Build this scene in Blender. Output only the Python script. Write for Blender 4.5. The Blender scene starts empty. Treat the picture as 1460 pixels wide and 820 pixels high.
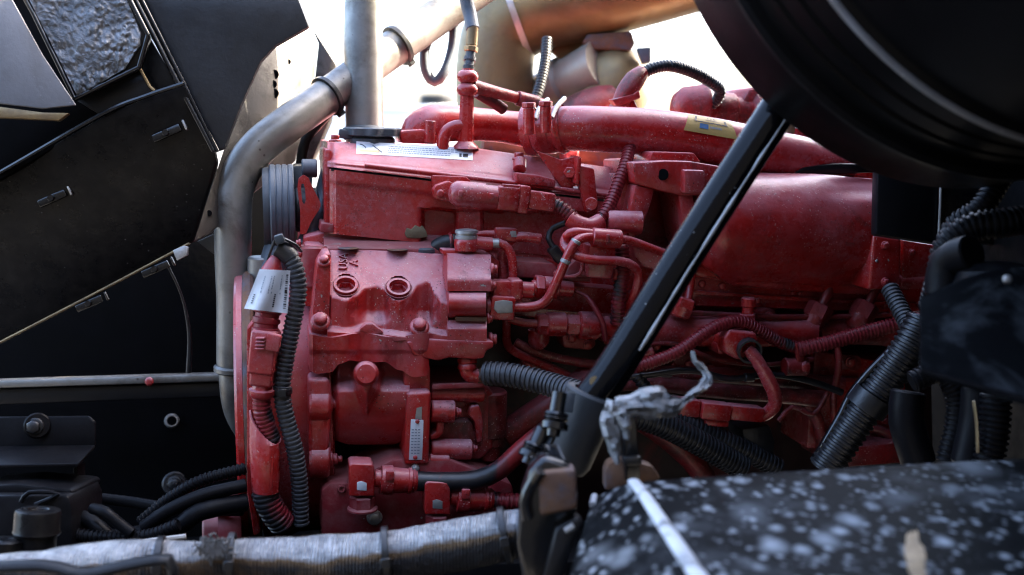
import bpy, bmesh, math, random
from mathutils import Vector, Matrix, noise
random.seed(7)
rnd = random.Random(11)
scene = bpy.context.scene
COL = scene.collection
R = math.radians

# ------------------------------------------------------------------ camera
FPX = 1600.0                      # focal length in photo pixels (photo 1460 x 820)
PITCH = R(8.5)
CAM = Vector((0, 0, 1.55))
FWD = Vector((0, math.cos(PITCH), -math.sin(PITCH)))
UPV = Vector((0, math.sin(PITCH), math.cos(PITCH)))
RIGHT = Vector((1, 0, 0))
cd = bpy.data.cameras.new('camera')
cam = bpy.data.objects.new('camera', cd)
COL.objects.link(cam)
cam.location = CAM
cam.rotation_euler = (math.pi / 2 - PITCH, 0, 0)
cd.sensor_width = 36.0
cd.lens = 36.0 * FPX / 1460.0
cd.clip_start = 0.02
cd.clip_end = 3000
cd.dof.use_dof = True
cd.dof.focus_distance = 1.6
cd.dof.aperture_fstop = 3.2
scene.camera = cam

# ------------------------------------------------------------------ sky, sun, exposure
SUN_EL, SUN_AZ = R(40), R(74)      # azimuth measured from +Y towards +X
w = bpy.data.worlds.new('World')
scene.world = w
w.use_nodes = True
wn = w.node_tree
bg = wn.nodes['Background']
sky = wn.nodes.new('ShaderNodeTexSky')
sky.sky_type = 'NISHITA'
sky.sun_disc = False
sky.sun_elevation = SUN_EL
sky.sun_rotation = SUN_AZ
sky.air_density = 0.8
sky.dust_density = 4.0
sky.ozone_density = 1.0
wn.links.new(sky.outputs[0], bg.inputs[0])
bg.inputs[1].default_value = 0.12
sd = bpy.data.lights.new('sun', 'SUN')
sd.energy = 4.2
sd.angle = R(0.5)
sd.color = (1.0, 0.88, 0.70)
sun = bpy.data.objects.new('sun', sd)
COL.objects.link(sun)
sdir = Vector((math.sin(SUN_AZ) * math.cos(SUN_EL), math.cos(SUN_AZ) * math.cos(SUN_EL), math.sin(SUN_EL)))
sun.rotation_euler = (-sdir).to_track_quat('-Z', 'Y').to_euler()
sun.location = sdir * 20
scene.view_settings.view_transform = 'Standard'
scene.view_settings.look = 'None'
scene.view_settings.gamma = 1.0
scene.view_settings.use_curve_mapping = False
scene.view_settings.exposure = 3.9
scene.render.engine = 'CYCLES'
scene.cycles.use_denoising = True
scene.cycles.max_bounces = 8
scene.cycles.filter_width = 1.15
scene.cycles.caustics_reflective = False
scene.cycles.caustics_refractive = False
scene.cycles.sample_clamp_indirect = 6.0

# ------------------------------------------------------------------ coordinates
YAW = R(12)
AX = Vector((math.cos(YAW), math.sin(YAW), 0))       # along the engine, to the right and away
N = Vector((-math.sin(YAW), math.cos(YAW), 0))       # into the engine
ZUP = Vector((0, 0, 1))


def ray(px, py):
    return FWD + RIGHT * ((px - 730.0) / FPX) + UPV * ((410.0 - py) / FPX)


def P(px, py, d):
    return CAM + ray(px, py) * d


X0 = P(600, 430, 1.55)


def E(px, py, k):
    """point seen at that place, k metres behind the engine's reference plane"""
    r = ray(px, py)
    t = ((X0 - CAM).dot(N) + k) / r.dot(N)
    return CAM + r * t


def dep(v):
    return (v - CAM).dot(FWD)


def mpp(v):
    return dep(v) / FPX                               # metres for one photo pixel at that point


# ------------------------------------------------------------------ mesh builders
def nb(bm):
    return bm if bm is not None else bmesh.new()


def bev(bm, faces, amt, seg=2, ang=25):
    if amt <= 0:
        return
    es = set()
    for f in faces:
        if f.is_valid:
            es.update(f.edges)
    es = [e for e in es if len(e.link_faces) == 2 and e.calc_face_angle(0) > R(ang)]
    if es:
        bmesh.ops.bevel(bm, geom=es, offset=amt, segments=seg, profile=0.5, affect='EDGES', clamp_overlap=True)


def prism(pts, vec, bm=None, b=0.0, seg=2):
    tmp = bmesh.new()
    vs = [tmp.verts.new(p) for p in pts]
    ws = [tmp.verts.new(p + vec) for p in pts]
    n = len(pts)
    tmp.faces.new(vs)
    tmp.faces.new(list(reversed(ws)))
    for i in range(n):
        tmp.faces.new((vs[i], ws[i], ws[(i + 1) % n], vs[(i + 1) % n]))
    bmesh.ops.recalc_face_normals(tmp, faces=tmp.faces[:])
    bev(tmp, tmp.faces[:], b, seg)
    return merge(bm, tmp)


def merge(bm, tmp):
    if bm is None:
        return tmp
    me = bpy.data.meshes.new('t')
    tmp.to_mesh(me)
    tmp.free()
    bm.from_mesh(me)
    bpy.data.meshes.remove(me)
    return bm


def ep(pts, k0, k1, bm=None, b=0.002, seg=2):
    """flat casting: outline in photo pixels on the engine plane k0, reaching back to k1"""
    return prism([E(u, v, k0) for u, v in pts], N * (k1 - k0), bm, b, seg)


def pp(pts, d, t, bm=None, b=0.002, seg=2, vec=None):
    """flat panel at distance d (or each point its own d) with thickness t"""
    q = [P(p[0], p[1], p[2] if len(p) > 2 else d) for p in pts]
    return prism(q, (vec if vec is not None else FWD) * t, bm, b, seg)


def skin(rings, bm=None, cap=True, closed=True):
    bm = nb(bm)
    rv = [[bm.verts.new(p) for p in r] for r in rings]
    n = len(rings[0])
    for a, c in zip(rv[:-1], rv[1:]):
        for i in range(n if closed else n - 1):
            j = (i + 1) % n
            bm.faces.new((a[i], c[i], c[j], a[j]))
    if cap and closed:
        bm.faces.new(list(reversed(rv[0])))
        bm.faces.new(rv[-1])
    return bm


def catmull(pts, step):
    out = []
    n = len(pts)
    for i in range(n - 1):
        p0 = pts[i - 1] if i > 0 else pts[0] * 2 - pts[1]
        p1, p2 = pts[i], pts[i + 1]
        p3 = pts[i + 2] if i + 2 < n else pts[-1] * 2 - pts[-2]
        m = max(2, int((p2 - p1).length / step))
        for j in range(m):
            t = j / m
            out.append(0.5 * ((2 * p1) + (p2 - p0) * t + (p0 * 2 - p1 * 5 + p2 * 4 - p3) * t * t
                              + (p1 * 3 - p0 - p2 * 3 + p3) * t * t * t))
    out.append(pts[-1].copy())
    return out


def frames(path):
    tang = []
    for i in range(len(path)):
        a = path[max(0, i - 1)]
        b = path[min(len(path) - 1, i + 1)]
        tang.append((b - a).normalized())
    t0 = tang[0]
    up = ZUP if abs(t0.z) < 0.9 else RIGHT
    x = t0.cross(up).normalized()
    fr = []
    for t in tang:
        x = (x - t * x.dot(t)).normalized()
        fr.append((x, t.cross(x)))
    return tang, fr


def tube(path, r, n=14, bm=None, step=0.012, wob=0.0, cap=True, flat=1.0, round_end=True):
    """smooth pipe through 3-D points; r in metres, one value or one for each point (mapped along)"""
    pts = catmull(path, step)
    tang, fr = frames(pts)
    m = len(pts)
    rings = []
    for i, p in enumerate(pts):
        if isinstance(r, (list, tuple)):
            s = i / (m - 1) * (len(r) - 1)
            a = min(int(s), len(r) - 2)
            rr = r[a] + (r[a + 1] - r[a]) * (s - a)
        else:
            rr = r
        x, y = fr[i]
        ring = []
        for q in range(n):
            an = 2 * math.pi * q / n
            k = rr
            if wob:
                pp_ = p + (x * math.cos(an) + y * math.sin(an)) * rr
                k = rr * (1 + wob * noise.noise(pp_ * 22) + wob * 0.5 * noise.noise(pp_ * 60))
            ring.append(p + x * math.cos(an) * k + y * math.sin(an) * k * flat)
        rings.append(ring)
    if round_end and cap:
        def endcap(p, ring, d):
            return [[p + (v - p) * 0.88 + d * 0.10 * (ring[0] - p).length for v in ring]]
        rings = endcap(pts[0], rings[0], -tang[0]) + rings + endcap(pts[-1], rings[-1], tang[-1])
    return skin(rings, bm, cap)


def loom(path, r, period, n=14, bm=None, depth=0.16, slit=False):
    """corrugated split conduit"""
    pts = catmull(path, 0.004)
    L = [0.0]
    for a, b in zip(pts[:-1], pts[1:]):
        L.append(L[-1] + (b - a).length)
    tot = L[-1]
    cnt = max(3, int(tot / period))
    prof = [(0.0, 1 - depth), (0.18, 1 - depth), (0.30, 0.98), (0.5, 1.0), (0.72, 0.98), (0.84, 1 - depth)]
    ss = []
    for c in range(cnt):
        for o, k in prof:
            ss.append(((c + o) / cnt * tot, k))
    ss.append((tot, 1 - depth))
    res, j = [], 0
    for s, k in ss:
        while j < len(L) - 2 and L[j + 1] < s:
            j += 1
        f = (s - L[j]) / max(1e-9, L[j + 1] - L[j])
        res.append((pts[j].lerp(pts[j + 1], f), k))
    path2 = [a for a, _ in res]
    tang, fr = frames(pts)
    rings = []
    j = 0
    for (p, k), (s, _) in zip(res, ss):
        while j < len(L) - 2 and L[j + 1] < s:
            j += 1
        x, y = fr[j]
        rr = r * k
        ring = []
        for q in range(n):
            an = 2 * math.pi * q / n
            kk = rr * (0.80 if (slit and q == 3) else 1.0)
            ring.append(p + x * math.cos(an) * kk + y * math.sin(an) * kk)
        rings.append(ring)
    return skin(rings, bm, True)


def basis(ax):
    ax = ax.normalized()
    up = ZUP if abs(ax.z) < 0.9 else N
    x = ax.cross(up).normalized()
    return x, x.cross(ax).normalized() * 1.0


def lathe(p0, p1, prof, n=24, bm=None, cap=True, rot=0.0):
    """prof: (fraction along p0-p1, radius in metres)"""
    ax = p1 - p0
    x, y = basis(ax)
    rings = []
    for s, r in prof:
        c = p0 + ax * s
        rings.append([c + x * math.cos(2 * math.pi * q / n + rot) * r + y * math.sin(2 * math.pi * q / n + rot) * r
                      for q in range(n)])
    return skin(rings, bm, cap)


def cyl(p0, p1, r, n=20, bm=None, b=0.12, r1=None, rot=0.0):
    r1 = r if r1 is None else r1
    L = (p1 - p0).length
    e = min(r * b, L * 0.3) / L
    return lathe(p0, p1, [(0, r * (1 - b)), (e, r), (1 - e, r1), (1, r1 * (1 - b))], n, bm, True, rot)


def rbox(p0, p1, w, h, bm=None, b=0.002, seg=2, side=None, taper=1.0):
    """box with its long axis from p0 to p1; w along side, h across"""
    ax = (p1 - p0).normalized()
    if side is None:
        side = ax.cross(ZUP) if abs(ax.z) < 0.9 else ax.cross(N)
    sx = (side - ax * side.dot(ax)).normalized()
    sy = ax.cross(sx)
    tmp = bmesh.new()
    vs = []
    for p, t in ((p0, 1), (p1, taper)):
        for a, c in ((-1, -1), (1, -1), (1, 1), (-1, 1)):
            vs.append(tmp.verts.new(p + sx * a * w * t / 2 + sy * c * h * t / 2))
    for f in ((3, 2, 1, 0), (4, 5, 6, 7), (0, 1, 5, 4), (1, 2, 6, 5), (2, 3, 7, 6), (3, 0, 4, 7)):
        tmp.faces.new([vs[i] for i in f])
    bmesh.ops.recalc_face_normals(tmp, faces=tmp.faces[:])
    bev(tmp, tmp.faces[:], b, seg)
    return merge(bm, tmp)


def relief(u0, u1, top, bot, kf, kback, su=3.0, sv=3.0, bm=None, pos=None):
    """cast surface: a sheet whose depth is kf(u, v), closed by side walls back to kback"""
    bm = nb(bm)
    pos = pos or E
    nu = max(2, int((u1 - u0) / su))
    tt = top if callable(top) else (lambda u: top)
    bb = bot if callable(bot) else (lambda u: bot)
    hv = max(bb(u0 + (u1 - u0) * i / nu) - tt(u0 + (u1 - u0) * i / nu) for i in range(nu + 1))
    nv = max(2, int(hv / sv))
    g = []
    for i in range(nu + 1):
        u = u0 + (u1 - u0) * i / nu
        row = []
        for j in range(nv + 1):
            v = tt(u) + (bb(u) - tt(u)) * j / nv
            row.append(bm.verts.new(pos(u, v, kf(u, v))))
        g.append(row)
    for i in range(nu):
        for j in range(nv):
            bm.faces.new((g[i][j], g[i][j + 1], g[i + 1][j + 1], g[i + 1][j]))
    rim = [g[i][0] for i in range(nu + 1)] + [g[nu][j] for j in range(1, nv + 1)] + \
          [g[i][nv] for i in range(nu - 1, -1, -1)] + [g[0][j] for j in range(nv - 1, 0, -1)]
    k_ref = (X0).dot(N) + kback
    back = []
    for v in rim:
        back.append(bm.verts.new(v.co + N * max(0.002, k_ref - v.co.dot(N))))
    m = len(rim)
    for i in range(m):
        j = (i + 1) % m
        bm.faces.new((rim[i], rim[j], back[j], back[i]))
    return bm


def sheet(fn, nu, nv, t, vec, bm=None):
    """curved sheet fn(s, t) with thickness t along vec"""
    bm = nb(bm)
    g, h = [], []
    for i in range(nu + 1):
        a, b2 = [], []
        for j in range(nv + 1):
            p = fn(i / nu, j / nv)
            a.append(bm.verts.new(p))
            b2.append(bm.verts.new(p + vec * t))
        g.append(a)
        h.append(b2)
    for i in range(nu):
        for j in range(nv):
            bm.faces.new((g[i][j], g[i + 1][j], g[i + 1][j + 1], g[i][j + 1]))
            bm.faces.new((h[i][j], h[i][j + 1], h[i + 1][j + 1], h[i + 1][j]))
    for i in range(nu):
        bm.faces.new((g[i][0], h[i][0], h[i + 1][0], g[i + 1][0]))
        bm.faces.new((g[i][nv], g[i + 1][nv], h[i + 1][nv], h[i][nv]))
    for j in range(nv):
        bm.faces.new((g[0][j], g[0][j + 1], h[0][j + 1], h[0][j]))
        bm.faces.new((g[nu][j], h[nu][j], h[nu][j + 1], g[nu][j + 1]))
    return bm


def sst(a, b, x):
    t = max(0.0, min(1.0, (x - a) / (b - a)))
    return t * t * (3 - 2 * t)


def smax(a, b, k=0.006):
    h = max(k - abs(a - b), 0.0) / k
    return max(a, b) + h * h * k * 0.25


def smin(a, b, k=0.006):
    return -smax(-a, -b, k)


def interp(pts):
    def f(x):
        if x <= pts[0][0]:
            return pts[0][1]
        for (a, b), (c, d) in zip(pts[:-1], pts[1:]):
            if x <= c:
                t = (x - a) / (c - a)
                t = t * t * (3 - 2 * t)
                return b + (d - b) * t
        return pts[-1][1]
    return f


# ------------------------------------------------------------------ objects
def to_mesh(name, bm, mat, origin, smooth=38):
    bmesh.ops.recalc_face_normals(bm, faces=bm.faces[:])
    bm.normal_update()
    ang = R(smooth)
    for f in bm.faces:
        f.smooth = True
    for e in bm.edges:
        e.smooth = not (len(e.link_faces) == 2 and e.calc_face_angle(0) > ang)
    bmesh.ops.translate(bm, verts=bm.verts[:], vec=-origin)
    me = bpy.data.meshes.new(name)
    bm.to_mesh(me)
    bm.free()
    me.materials.append(mat)
    return me


def base_of(bm):
    lo = Vector((1e9,) * 3)
    hi = Vector((-1e9,) * 3)
    for v in bm.verts:
        for i in range(3):
            lo[i] = min(lo[i], v.co[i])
            hi[i] = max(hi[i], v.co[i])
    return Vector(((lo.x + hi.x) / 2, (lo.y + hi.y) / 2, lo.z))


def props(o, label, cat, group=None, kind=None):
    if label:
        o['label'] = label
    if cat:
        o['category'] = cat
    if group:
        o['group'] = group
    if kind:
        o['kind'] = kind


class Thing:
    def __init__(self, name, label, cat, group=None):
        self.o = bpy.data.objects.new(name, None)
        self.o.empty_display_size = 0.03
        COL.objects.link(self.o)
        props(self.o, label, cat, group)
        self.L = None

    def part(self, name, bm, mat, parent=None, label=None, smooth=38, kind=None):
        if self.L is None:
            self.L = base_of(bm)
            self.o.location = self.L
        me = to_mesh(name, bm, mat, self.L, smooth)
        ob = bpy.data.objects.new(name, me)
        COL.objects.link(ob)
        ob.parent = parent if parent is not None else self.o
        if label:
            ob['label'] = label
        if kind:
            ob['kind'] = kind
        return ob

    def inst(self, name, me, pos, direction, scale, parent=None, spin=0.0):
        ob = bpy.data.objects.new(name, me)
        COL.objects.link(ob)
        ob.parent = parent if parent is not None else self.o
        q = direction.to_track_quat('Z', 'Y')
        ob.location = pos - self.L
        ob.rotation_mode = 'QUATERNION'
        ob.rotation_quaternion = q @ Matrix.Rotation(spin, 3, 'Z').to_quaternion()
        ob.scale = (scale,) * 3
        return ob

    def bolt(self, px, py, k, rpx, kind='hex', direction=None, parent=None, pos=None, name='bolt'):
        p = pos if pos is not None else E(px, py, k)
        return self.inst(name, BOLTS[kind], p, direction if direction is not None else -N, rpx * mpp(p), parent,
                         rnd.random() * 1.5)


def single(name, label, cat, bm, mat, group=None, kind=None, smooth=38):
    L = base_of(bm)
    me = to_mesh(name, bm, mat, L, smooth)
    ob = bpy.data.objects.new(name, me)
    COL.objects.link(ob)
    ob.location = L
    props(ob, label, cat, group, kind)
    return ob


def text_bm(s, size, M, extrude=0.0, bm=None):
    cu = bpy.data.curves.new('txt', 'FONT')
    cu.body = s
    cu.size = size
    cu.extrude = extrude
    cu.resolution_u = 3
    cu.align_x = 'CENTER'
    cu.align_y = 'CENTER'
    ob = bpy.data.objects.new('txt', cu)
    COL.objects.link(ob)
    dg = bpy.context.evaluated_depsgraph_get()
    me = bpy.data.meshes.new_from_object(ob.evaluated_get(dg))
    me.transform(M)
    bm = nb(bm)
    bm.from_mesh(me)
    bpy.data.objects.remove(ob)
    bpy.data.curves.remove(cu)
    bpy.data.meshes.remove(me)
    return bm


def frame_m(o, x, y):
    x = x.normalized()
    z = x.cross(y).normalized()
    y = z.cross(x)
    M = Matrix((x, y, z)).transposed().to_4x4()
    M.translation = o
    return M


# ------------------------------------------------------------------ materials
def nodes_of(name):
    m = bpy.data.materials.new(name)
    m.use_nodes = True
    t = m.node_tree
    b = t.nodes['Principled BSDF']
    return m, t, b


class NT:
    def __init__(self, t):
        self.t = t
        self.tc = t.nodes.new('ShaderNodeTexCoord')
        self.co = self.tc.outputs['Object']

    def link(self, a, b):
        self.t.links.new(a, b)

    def noise(self, scale, detail=4, rough=0.6, dist=0.0, vec=None):
        n = self.t.nodes.new('ShaderNodeTexNoise')
        n.inputs['Scale'].default_value = scale
        n.inputs['Detail'].default_value = detail
        n.inputs['Roughness'].default_value = rough
        n.inputs['Distortion'].default_value = dist
        self.link(vec or self.co, n.inputs['Vector'])
        return n.outputs['Fac']

    def vor(self, scale, feature='F1', out='Distance', rnd_=1.0, vec=None):
        n = self.t.nodes.new('ShaderNodeTexVoronoi')
        n.feature = feature
        n.inputs['Scale'].default_value = scale
        n.inputs['Randomness'].default_value = rnd_
        self.link(vec or self.co, n.inputs['Vector'])
        return n.outputs[out]

    def wave(self, scale, axis='X', dist=0.0, vec=None):
        n = self.t.nodes.new('ShaderNodeTexWave')
        n.bands_direction = axis
        n.inputs['Scale'].default_value = scale
        n.inputs['Distortion'].default_value = dist
        self.link(vec or self.co, n.inputs['Vector'])
        return n.outputs['Fac']

    def mapr(self, x, a, b, c=0.0, d=1.0):
        n = self.t.nodes.new('ShaderNodeMapRange')
        self.link(x, n.inputs['Value'])
        for i, v in zip(('From Min', 'From Max', 'To Min', 'To Max'), (a, b, c, d)):
            n.inputs[i].default_value = v
        return n.outputs[0]

    def math(self, op, a, b=None):
        n = self.t.nodes.new('ShaderNodeMath')
        n.operation = op
        for i, v in enumerate((a, b)):
            if v is None:
                continue
            if isinstance(v, (int, float)):
                n.inputs[i].default_value = v
            else:
                self.link(v, n.inputs[i])
        return n.outputs[0]

    def mix(self, f, a, b):
        n = self.t.nodes.new('ShaderNodeMix')
        n.data_type = 'RGBA'
        if isinstance(f, (int, float)):
            n.inputs['Factor'].default_value = f
        else:
            self.link(f, n.inputs['Factor'])
        for s, v in (('A', a), ('B', b)):
            i = [q for q in n.inputs if q.name == s and q.type == 'RGBA'][0]
            if isinstance(v, tuple):
                i.default_value = (*v, 1)
            else:
                self.link(v, i)
        return [q for q in n.outputs if q.type == 'RGBA'][0]

    def bump(self, h, strength=0.3, dist=0.002, normal=None):
        n = self.t.nodes.new('ShaderNodeBump')
        n.inputs['Strength'].default_value = strength
        n.inputs['Distance'].default_value = dist
        self.link(h, n.inputs['Height'])
        if normal is not None:
            self.link(normal, n.inputs['Normal'])
        return n.outputs[0]

    def upface(self):
        g = self.t.nodes.new('ShaderNodeNewGeometry')
        s = self.t.nodes.new('ShaderNodeSeparateXYZ')
        self.link(g.outputs['Normal'], s.inputs[0])
        return s.outputs['Z']


def mat(name, c1, c2=None, ns=14.0, rough=(0.35, 0.55), metal=0.0, bump=(0.15, 180.0), dust=None, dust_amt=0.3,
        dust_up=0.0, chip=None, chip_amt=0.06, chip_scale=90.0, stain=None, stain_scale=5.0, stain_rng=(0.5, 0.65), coat=0.0,
        spec=0.5):
    """paint, rubber or metal: colour drift, dust, chips and stains as real colour; fine relief as bump"""
    m, t, b = nodes_of(name)
    q = NT(t)
    col = q.mix(q.mapr(q.noise(ns), 0.3, 0.7), c1, c2 or tuple(x * 0.75 for x in c1))
    if stain:
        col = q.mix(q.mapr(q.noise(stain_scale, 6, 0.65, 0.6), stain_rng[0], stain_rng[1]), col, stain)
    if dust:
        f = q.mapr(q.noise(38, 7, 0.75), 0.42, 0.72, 0.0, dust_amt)
        if dust_up:
            up = q.mapr(q.upface(), 0.25, 0.95, 0.0, dust_up)
            up = q.math('MULTIPLY', up, q.mapr(q.noise(24, 6, 0.7), 0.3, 0.62, 0.35, 1.0))
            f = q.math('MAXIMUM', f, up)
        col = q.mix(f, col, dust)
    if chip:
        cf = q.math('MULTIPLY', q.mapr(q.vor(chip_scale), chip_amt * 2.2, chip_amt * 1.6, 0, 1),
                    q.mapr(q.noise(11, 3), 0.5, 0.6))
        big = q.mapr(q.noise(26, 5, 0.7, 0.3), 0.70, 0.712)
        col = q.mix(q.math('MAXIMUM', cf, big), col, chip)
    q.link(col, b.inputs['Base Color'])
    q.link(q.mapr(q.noise(30, 5, 0.7), 0.3, 0.7, rough[0], rough[1]), b.inputs['Roughness'])
    b.inputs['Metallic'].default_value = metal
    b.inputs['Coat Weight'].default_value = coat
    b.inputs['Coat Roughness'].default_value = 0.15
    b.inputs['Specular IOR Level'].default_value = spec
    if bump:
        h = q.noise(bump[1], 4, 0.6)
        q.link(q.bump(h, bump[0], 0.002), b.inputs['Normal'])
    return m


def red_mat(name, c1, c2, rough, fade=0.25, dust_sheen=0.6, grime=0.5, grime_rng=(0.57, 0.66), specks=1.0, chips=0.690, bump=0.3, coat=0.15):
    """sprayed red engine enamel: fading, settled dust with painted sky sheen on tops, oily grime, flecks, chips to primer; cast grain as bump"""
    m, t, b = nodes_of(name)
    q = NT(t)
    col = q.mix(q.mapr(q.noise(13, 4), 0.35, 0.65), c1, c2)
    col = q.mix(q.mapr(q.noise(5.5, 6, 0.65, 0.4), 0.48, 0.72, 0, fade), col, (0.50, 0.19, 0.21))
    fine = q.noise(140, 5, 0.75)
    up = q.math('MULTIPLY', q.mapr(q.upface(), 0.2, 0.9, 0.0, dust_sheen), q.mapr(q.noise(30, 8, 0.8), 0.30, 0.62, 0.25, 1.0))  # tops paler: dust plus sky reflection put into the colour
    side = q.math('MULTIPLY', q.mapr(fine, 0.50, 0.72, 0, 0.5), q.mapr(q.noise(9, 4), 0.42, 0.62, 0.15, 1.0))
    dust = q.math('MAXIMUM', up, side)
    col = q.mix(dust, col, (0.48, 0.28, 0.31))  # dust, together with the sky sheen on the tops
    gr = q.mapr(q.noise(17, 9, 0.78, 0.5), grime_rng[0], grime_rng[1], 0, grime)
    col = q.mix(gr, col, (0.050, 0.020, 0.015))
    lf = q.math('MULTIPLY', q.mapr(q.vor(210), 0.20, 0.15), q.mapr(q.noise(23, 3), 0.50, 0.60, 0, 0.75 * specks))
    col = q.mix(lf, col, (0.58, 0.44, 0.38))
    df = q.math('MULTIPLY', q.mapr(q.vor(170), 0.20, 0.14), q.mapr(q.noise(19, 3), 0.52, 0.62, 0, 0.8 * specks))
    col = q.mix(df, col, (0.06, 0.018, 0.016))
    n = q.noise(34, 7, 0.72, 0.2)
    edge = q.mapr(n, chips - 0.012, chips - 0.006)
    col = q.mix(edge, col, (0.16, 0.05, 0.04))
    col = q.mix(q.mapr(n, chips, chips + 0.006), col, (0.40, 0.38, 0.34))
    q.link(col, b.inputs['Base Color'])
    r0 = q.mapr(q.noise(40, 6, 0.7), 0.3, 0.7, rough[0], rough[1])
    r1 = q.math('ADD', r0, q.math('MULTIPLY', dust, 0.35))
    q.link(q.math('ADD', r1, q.math('MULTIPLY', lf, 0.3)), b.inputs['Roughness'])
    b.inputs['Coat Weight'].default_value = coat
    b.inputs['Coat Roughness'].default_value = 0.2
    n1 = q.bump(q.noise(60, 5, 0.6), bump, 0.004)
    n2 = q.bump(fine, bump * 0.8, 0.0016, n1)
    q.link(q.bump(lf, 0.5, 0.001, n2), b.inputs['Normal'])
    return m


RED = red_mat('red_engine_paint', (0.46, 0.018, 0.015), (0.34, 0.013, 0.012), (0.18, 0.36), fade=0.42, bump=0.16, coat=0.22)
REDCAST = red_mat('red_painted_casting', (0.46, 0.017, 0.014), (0.33, 0.012, 0.011), (0.22, 0.42), fade=0.5, dust_sheen=0.8, grime=0.6, grime_rng=(0.56, 0.66),
                  specks=1.3, chips=0.675, bump=0.38)
REDGRIME = red_mat('grimy_red_paint', (0.30, 0.012, 0.012), (0.17, 0.009, 0.009), (0.28, 0.55), fade=0.1, dust_sheen=0.25, grime=0.85, grime_rng=(0.47, 0.62),
                   specks=1.0, chips=0.70, bump=0.35, coat=0.05)
REDGREY = mat('weathered_red_paint', (0.26, 0.014, 0.020), (0.20, 0.012, 0.018), rough=(0.4, 0.6), dust=(0.40, 0.26, 0.24), dust_amt=0.3,
              dust_up=0.4, chip=(0.35, 0.33, 0.29), chip_amt=0.07, bump=(0.2, 120), stain=(0.22, 0.19, 0.17), stain_scale=10,
              stain_rng=(0.60, 0.68))
CHIPPED = mat('bare_metal_chip', (0.42, 0.43, 0.42), (0.30, 0.29, 0.27), ns=60, rough=(0.4, 0.6), metal=0.6)
BLACKPL = mat('black_plastic', (0.010, 0.0105, 0.012), (0.008, 0.008, 0.009), rough=(0.28, 0.45), dust=(0.05, 0.05, 0.055), dust_amt=0.35, dust_up=0.1)
BLACKRUB = mat('black_rubber', (0.010, 0.0105, 0.012), (0.008, 0.008, 0.009), rough=(0.40, 0.6), dust=(0.05, 0.05, 0.055), dust_amt=0.3, dust_up=0.12)
OVERSPRAY = mat('rubber_with_red_overspray', (0.018, 0.018, 0.021), (0.012, 0.012, 0.014), rough=(0.35, 0.55),
                stain=(0.22, 0.010, 0.016), stain_scale=9, stain_rng=(0.42, 0.52))
OVERSPRAY2 = mat('black_hose_with_light_overspray', (0.014, 0.014, 0.017), (0.010, 0.010, 0.012), rough=(0.25, 0.45), stain=(0.20, 0.010, 0.012), stain_scale=8, stain_rng=(0.52, 0.64))
REDLOOM = mat('red_painted_conduit', (0.20, 0.010, 0.015), (0.14, 0.008, 0.012), rough=(0.35, 0.55), stain=(0.02, 0.018, 0.02),
              stain_scale=16, stain_rng=(0.55, 0.62))
LOOMGREY = mat('dusty_black_conduit', (0.030, 0.033, 0.038), (0.022, 0.024, 0.028), rough=(0.38, 0.55), dust=(0.16, 0.16, 0.17), dust_amt=0.4, dust_up=0.25)
BLACKGLOSS = mat('black_gloss_paint', (0.006, 0.006, 0.007), (0.005, 0.005, 0.006), rough=(0.12, 0.28), coat=0.2, bump=(0.12, 90),
                 chip=(0.35, 0.33, 0.31), chip_amt=0.035, chip_scale=120)
BLACKSATIN = mat('black_satin_paint', (0.007, 0.007, 0.008), (0.005, 0.005, 0.006), rough=(0.32, 0.48), dust=(0.012, 0.011, 0.011), dust_amt=0.3, spec=0.3)
BLACKDIRT = mat('dirty_black_steel', (0.005, 0.005, 0.006), (0.004, 0.004, 0.004), rough=(0.5, 0.75), dust=(0.008, 0.0075, 0.007), dust_amt=0.3, bump=(0.2, 60), spec=0.02)
ALUPIPE = mat('stained_aluminised_steel', (0.27, 0.265, 0.25), (0.19, 0.185, 0.17), ns=18, rough=(0.34, 0.55), metal=0.65,
              stain=(0.09, 0.075, 0.06), stain_scale=13, stain_rng=(0.50, 0.72), dust=(0.34, 0.33, 0.30), dust_amt=0.4, bump=(0.14, 90),
              chip=(0.08, 0.07, 0.06), chip_amt=0.06, chip_scale=60)
EXHAUST = mat('weathered_exhaust_steel', (0.25, 0.185, 0.085), (0.18, 0.13, 0.065), ns=6, rough=(0.36, 0.55), metal=0.6,
              stain=(0.11, 0.075, 0.035), stain_scale=6, stain_rng=(0.5, 0.75), dust=(0.17, 0.14, 0.10), dust_amt=0.4, bump=(0.12, 70))
BRIGHT = mat('bright_sheet_metal', (0.10, 0.092, 0.080), (0.07, 0.063, 0.053), rough=(0.4, 0.6), metal=0.35, stain=(0.03, 0.024, 0.018),
             stain_scale=13, stain_rng=(0.50, 0.62))
GREYPL = mat('blue_grey_plastic', (0.07, 0.09, 0.115), (0.055, 0.07, 0.09), rough=(0.4, 0.55), dust=(0.28, 0.28, 0.28), dust_amt=0.2)
DARKGREY = mat('dark_grey_moulding', (0.045, 0.055, 0.065), (0.03, 0.04, 0.05), rough=(0.4, 0.55), dust=(0.2, 0.2, 0.2), dust_amt=0.25)
ROD = mat('black_rod_enamel', (0.005, 0.005, 0.006), (0.004, 0.004, 0.005), rough=(0.04, 0.14), bump=(0.14, 45), chip=(0.3, 0.29, 0.28), chip_amt=0.05, chip_scale=120, spec=0.2)
FRAY = mat('grey_lint', (0.17, 0.16, 0.15), (0.08, 0.075, 0.07), ns=60, rough=(.8, .95))
GLINTWHITE = mat('dirty_glint_white', (0.62, 0.62, 0.62), (0.50, 0.50, 0.50), ns=40, rough=(.4, .6), stain=(0.12, 0.12, 0.12), stain_scale=30, stain_rng=(.54, .66))  # white for the sky glint on the fender crease, with grey dirt
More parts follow.
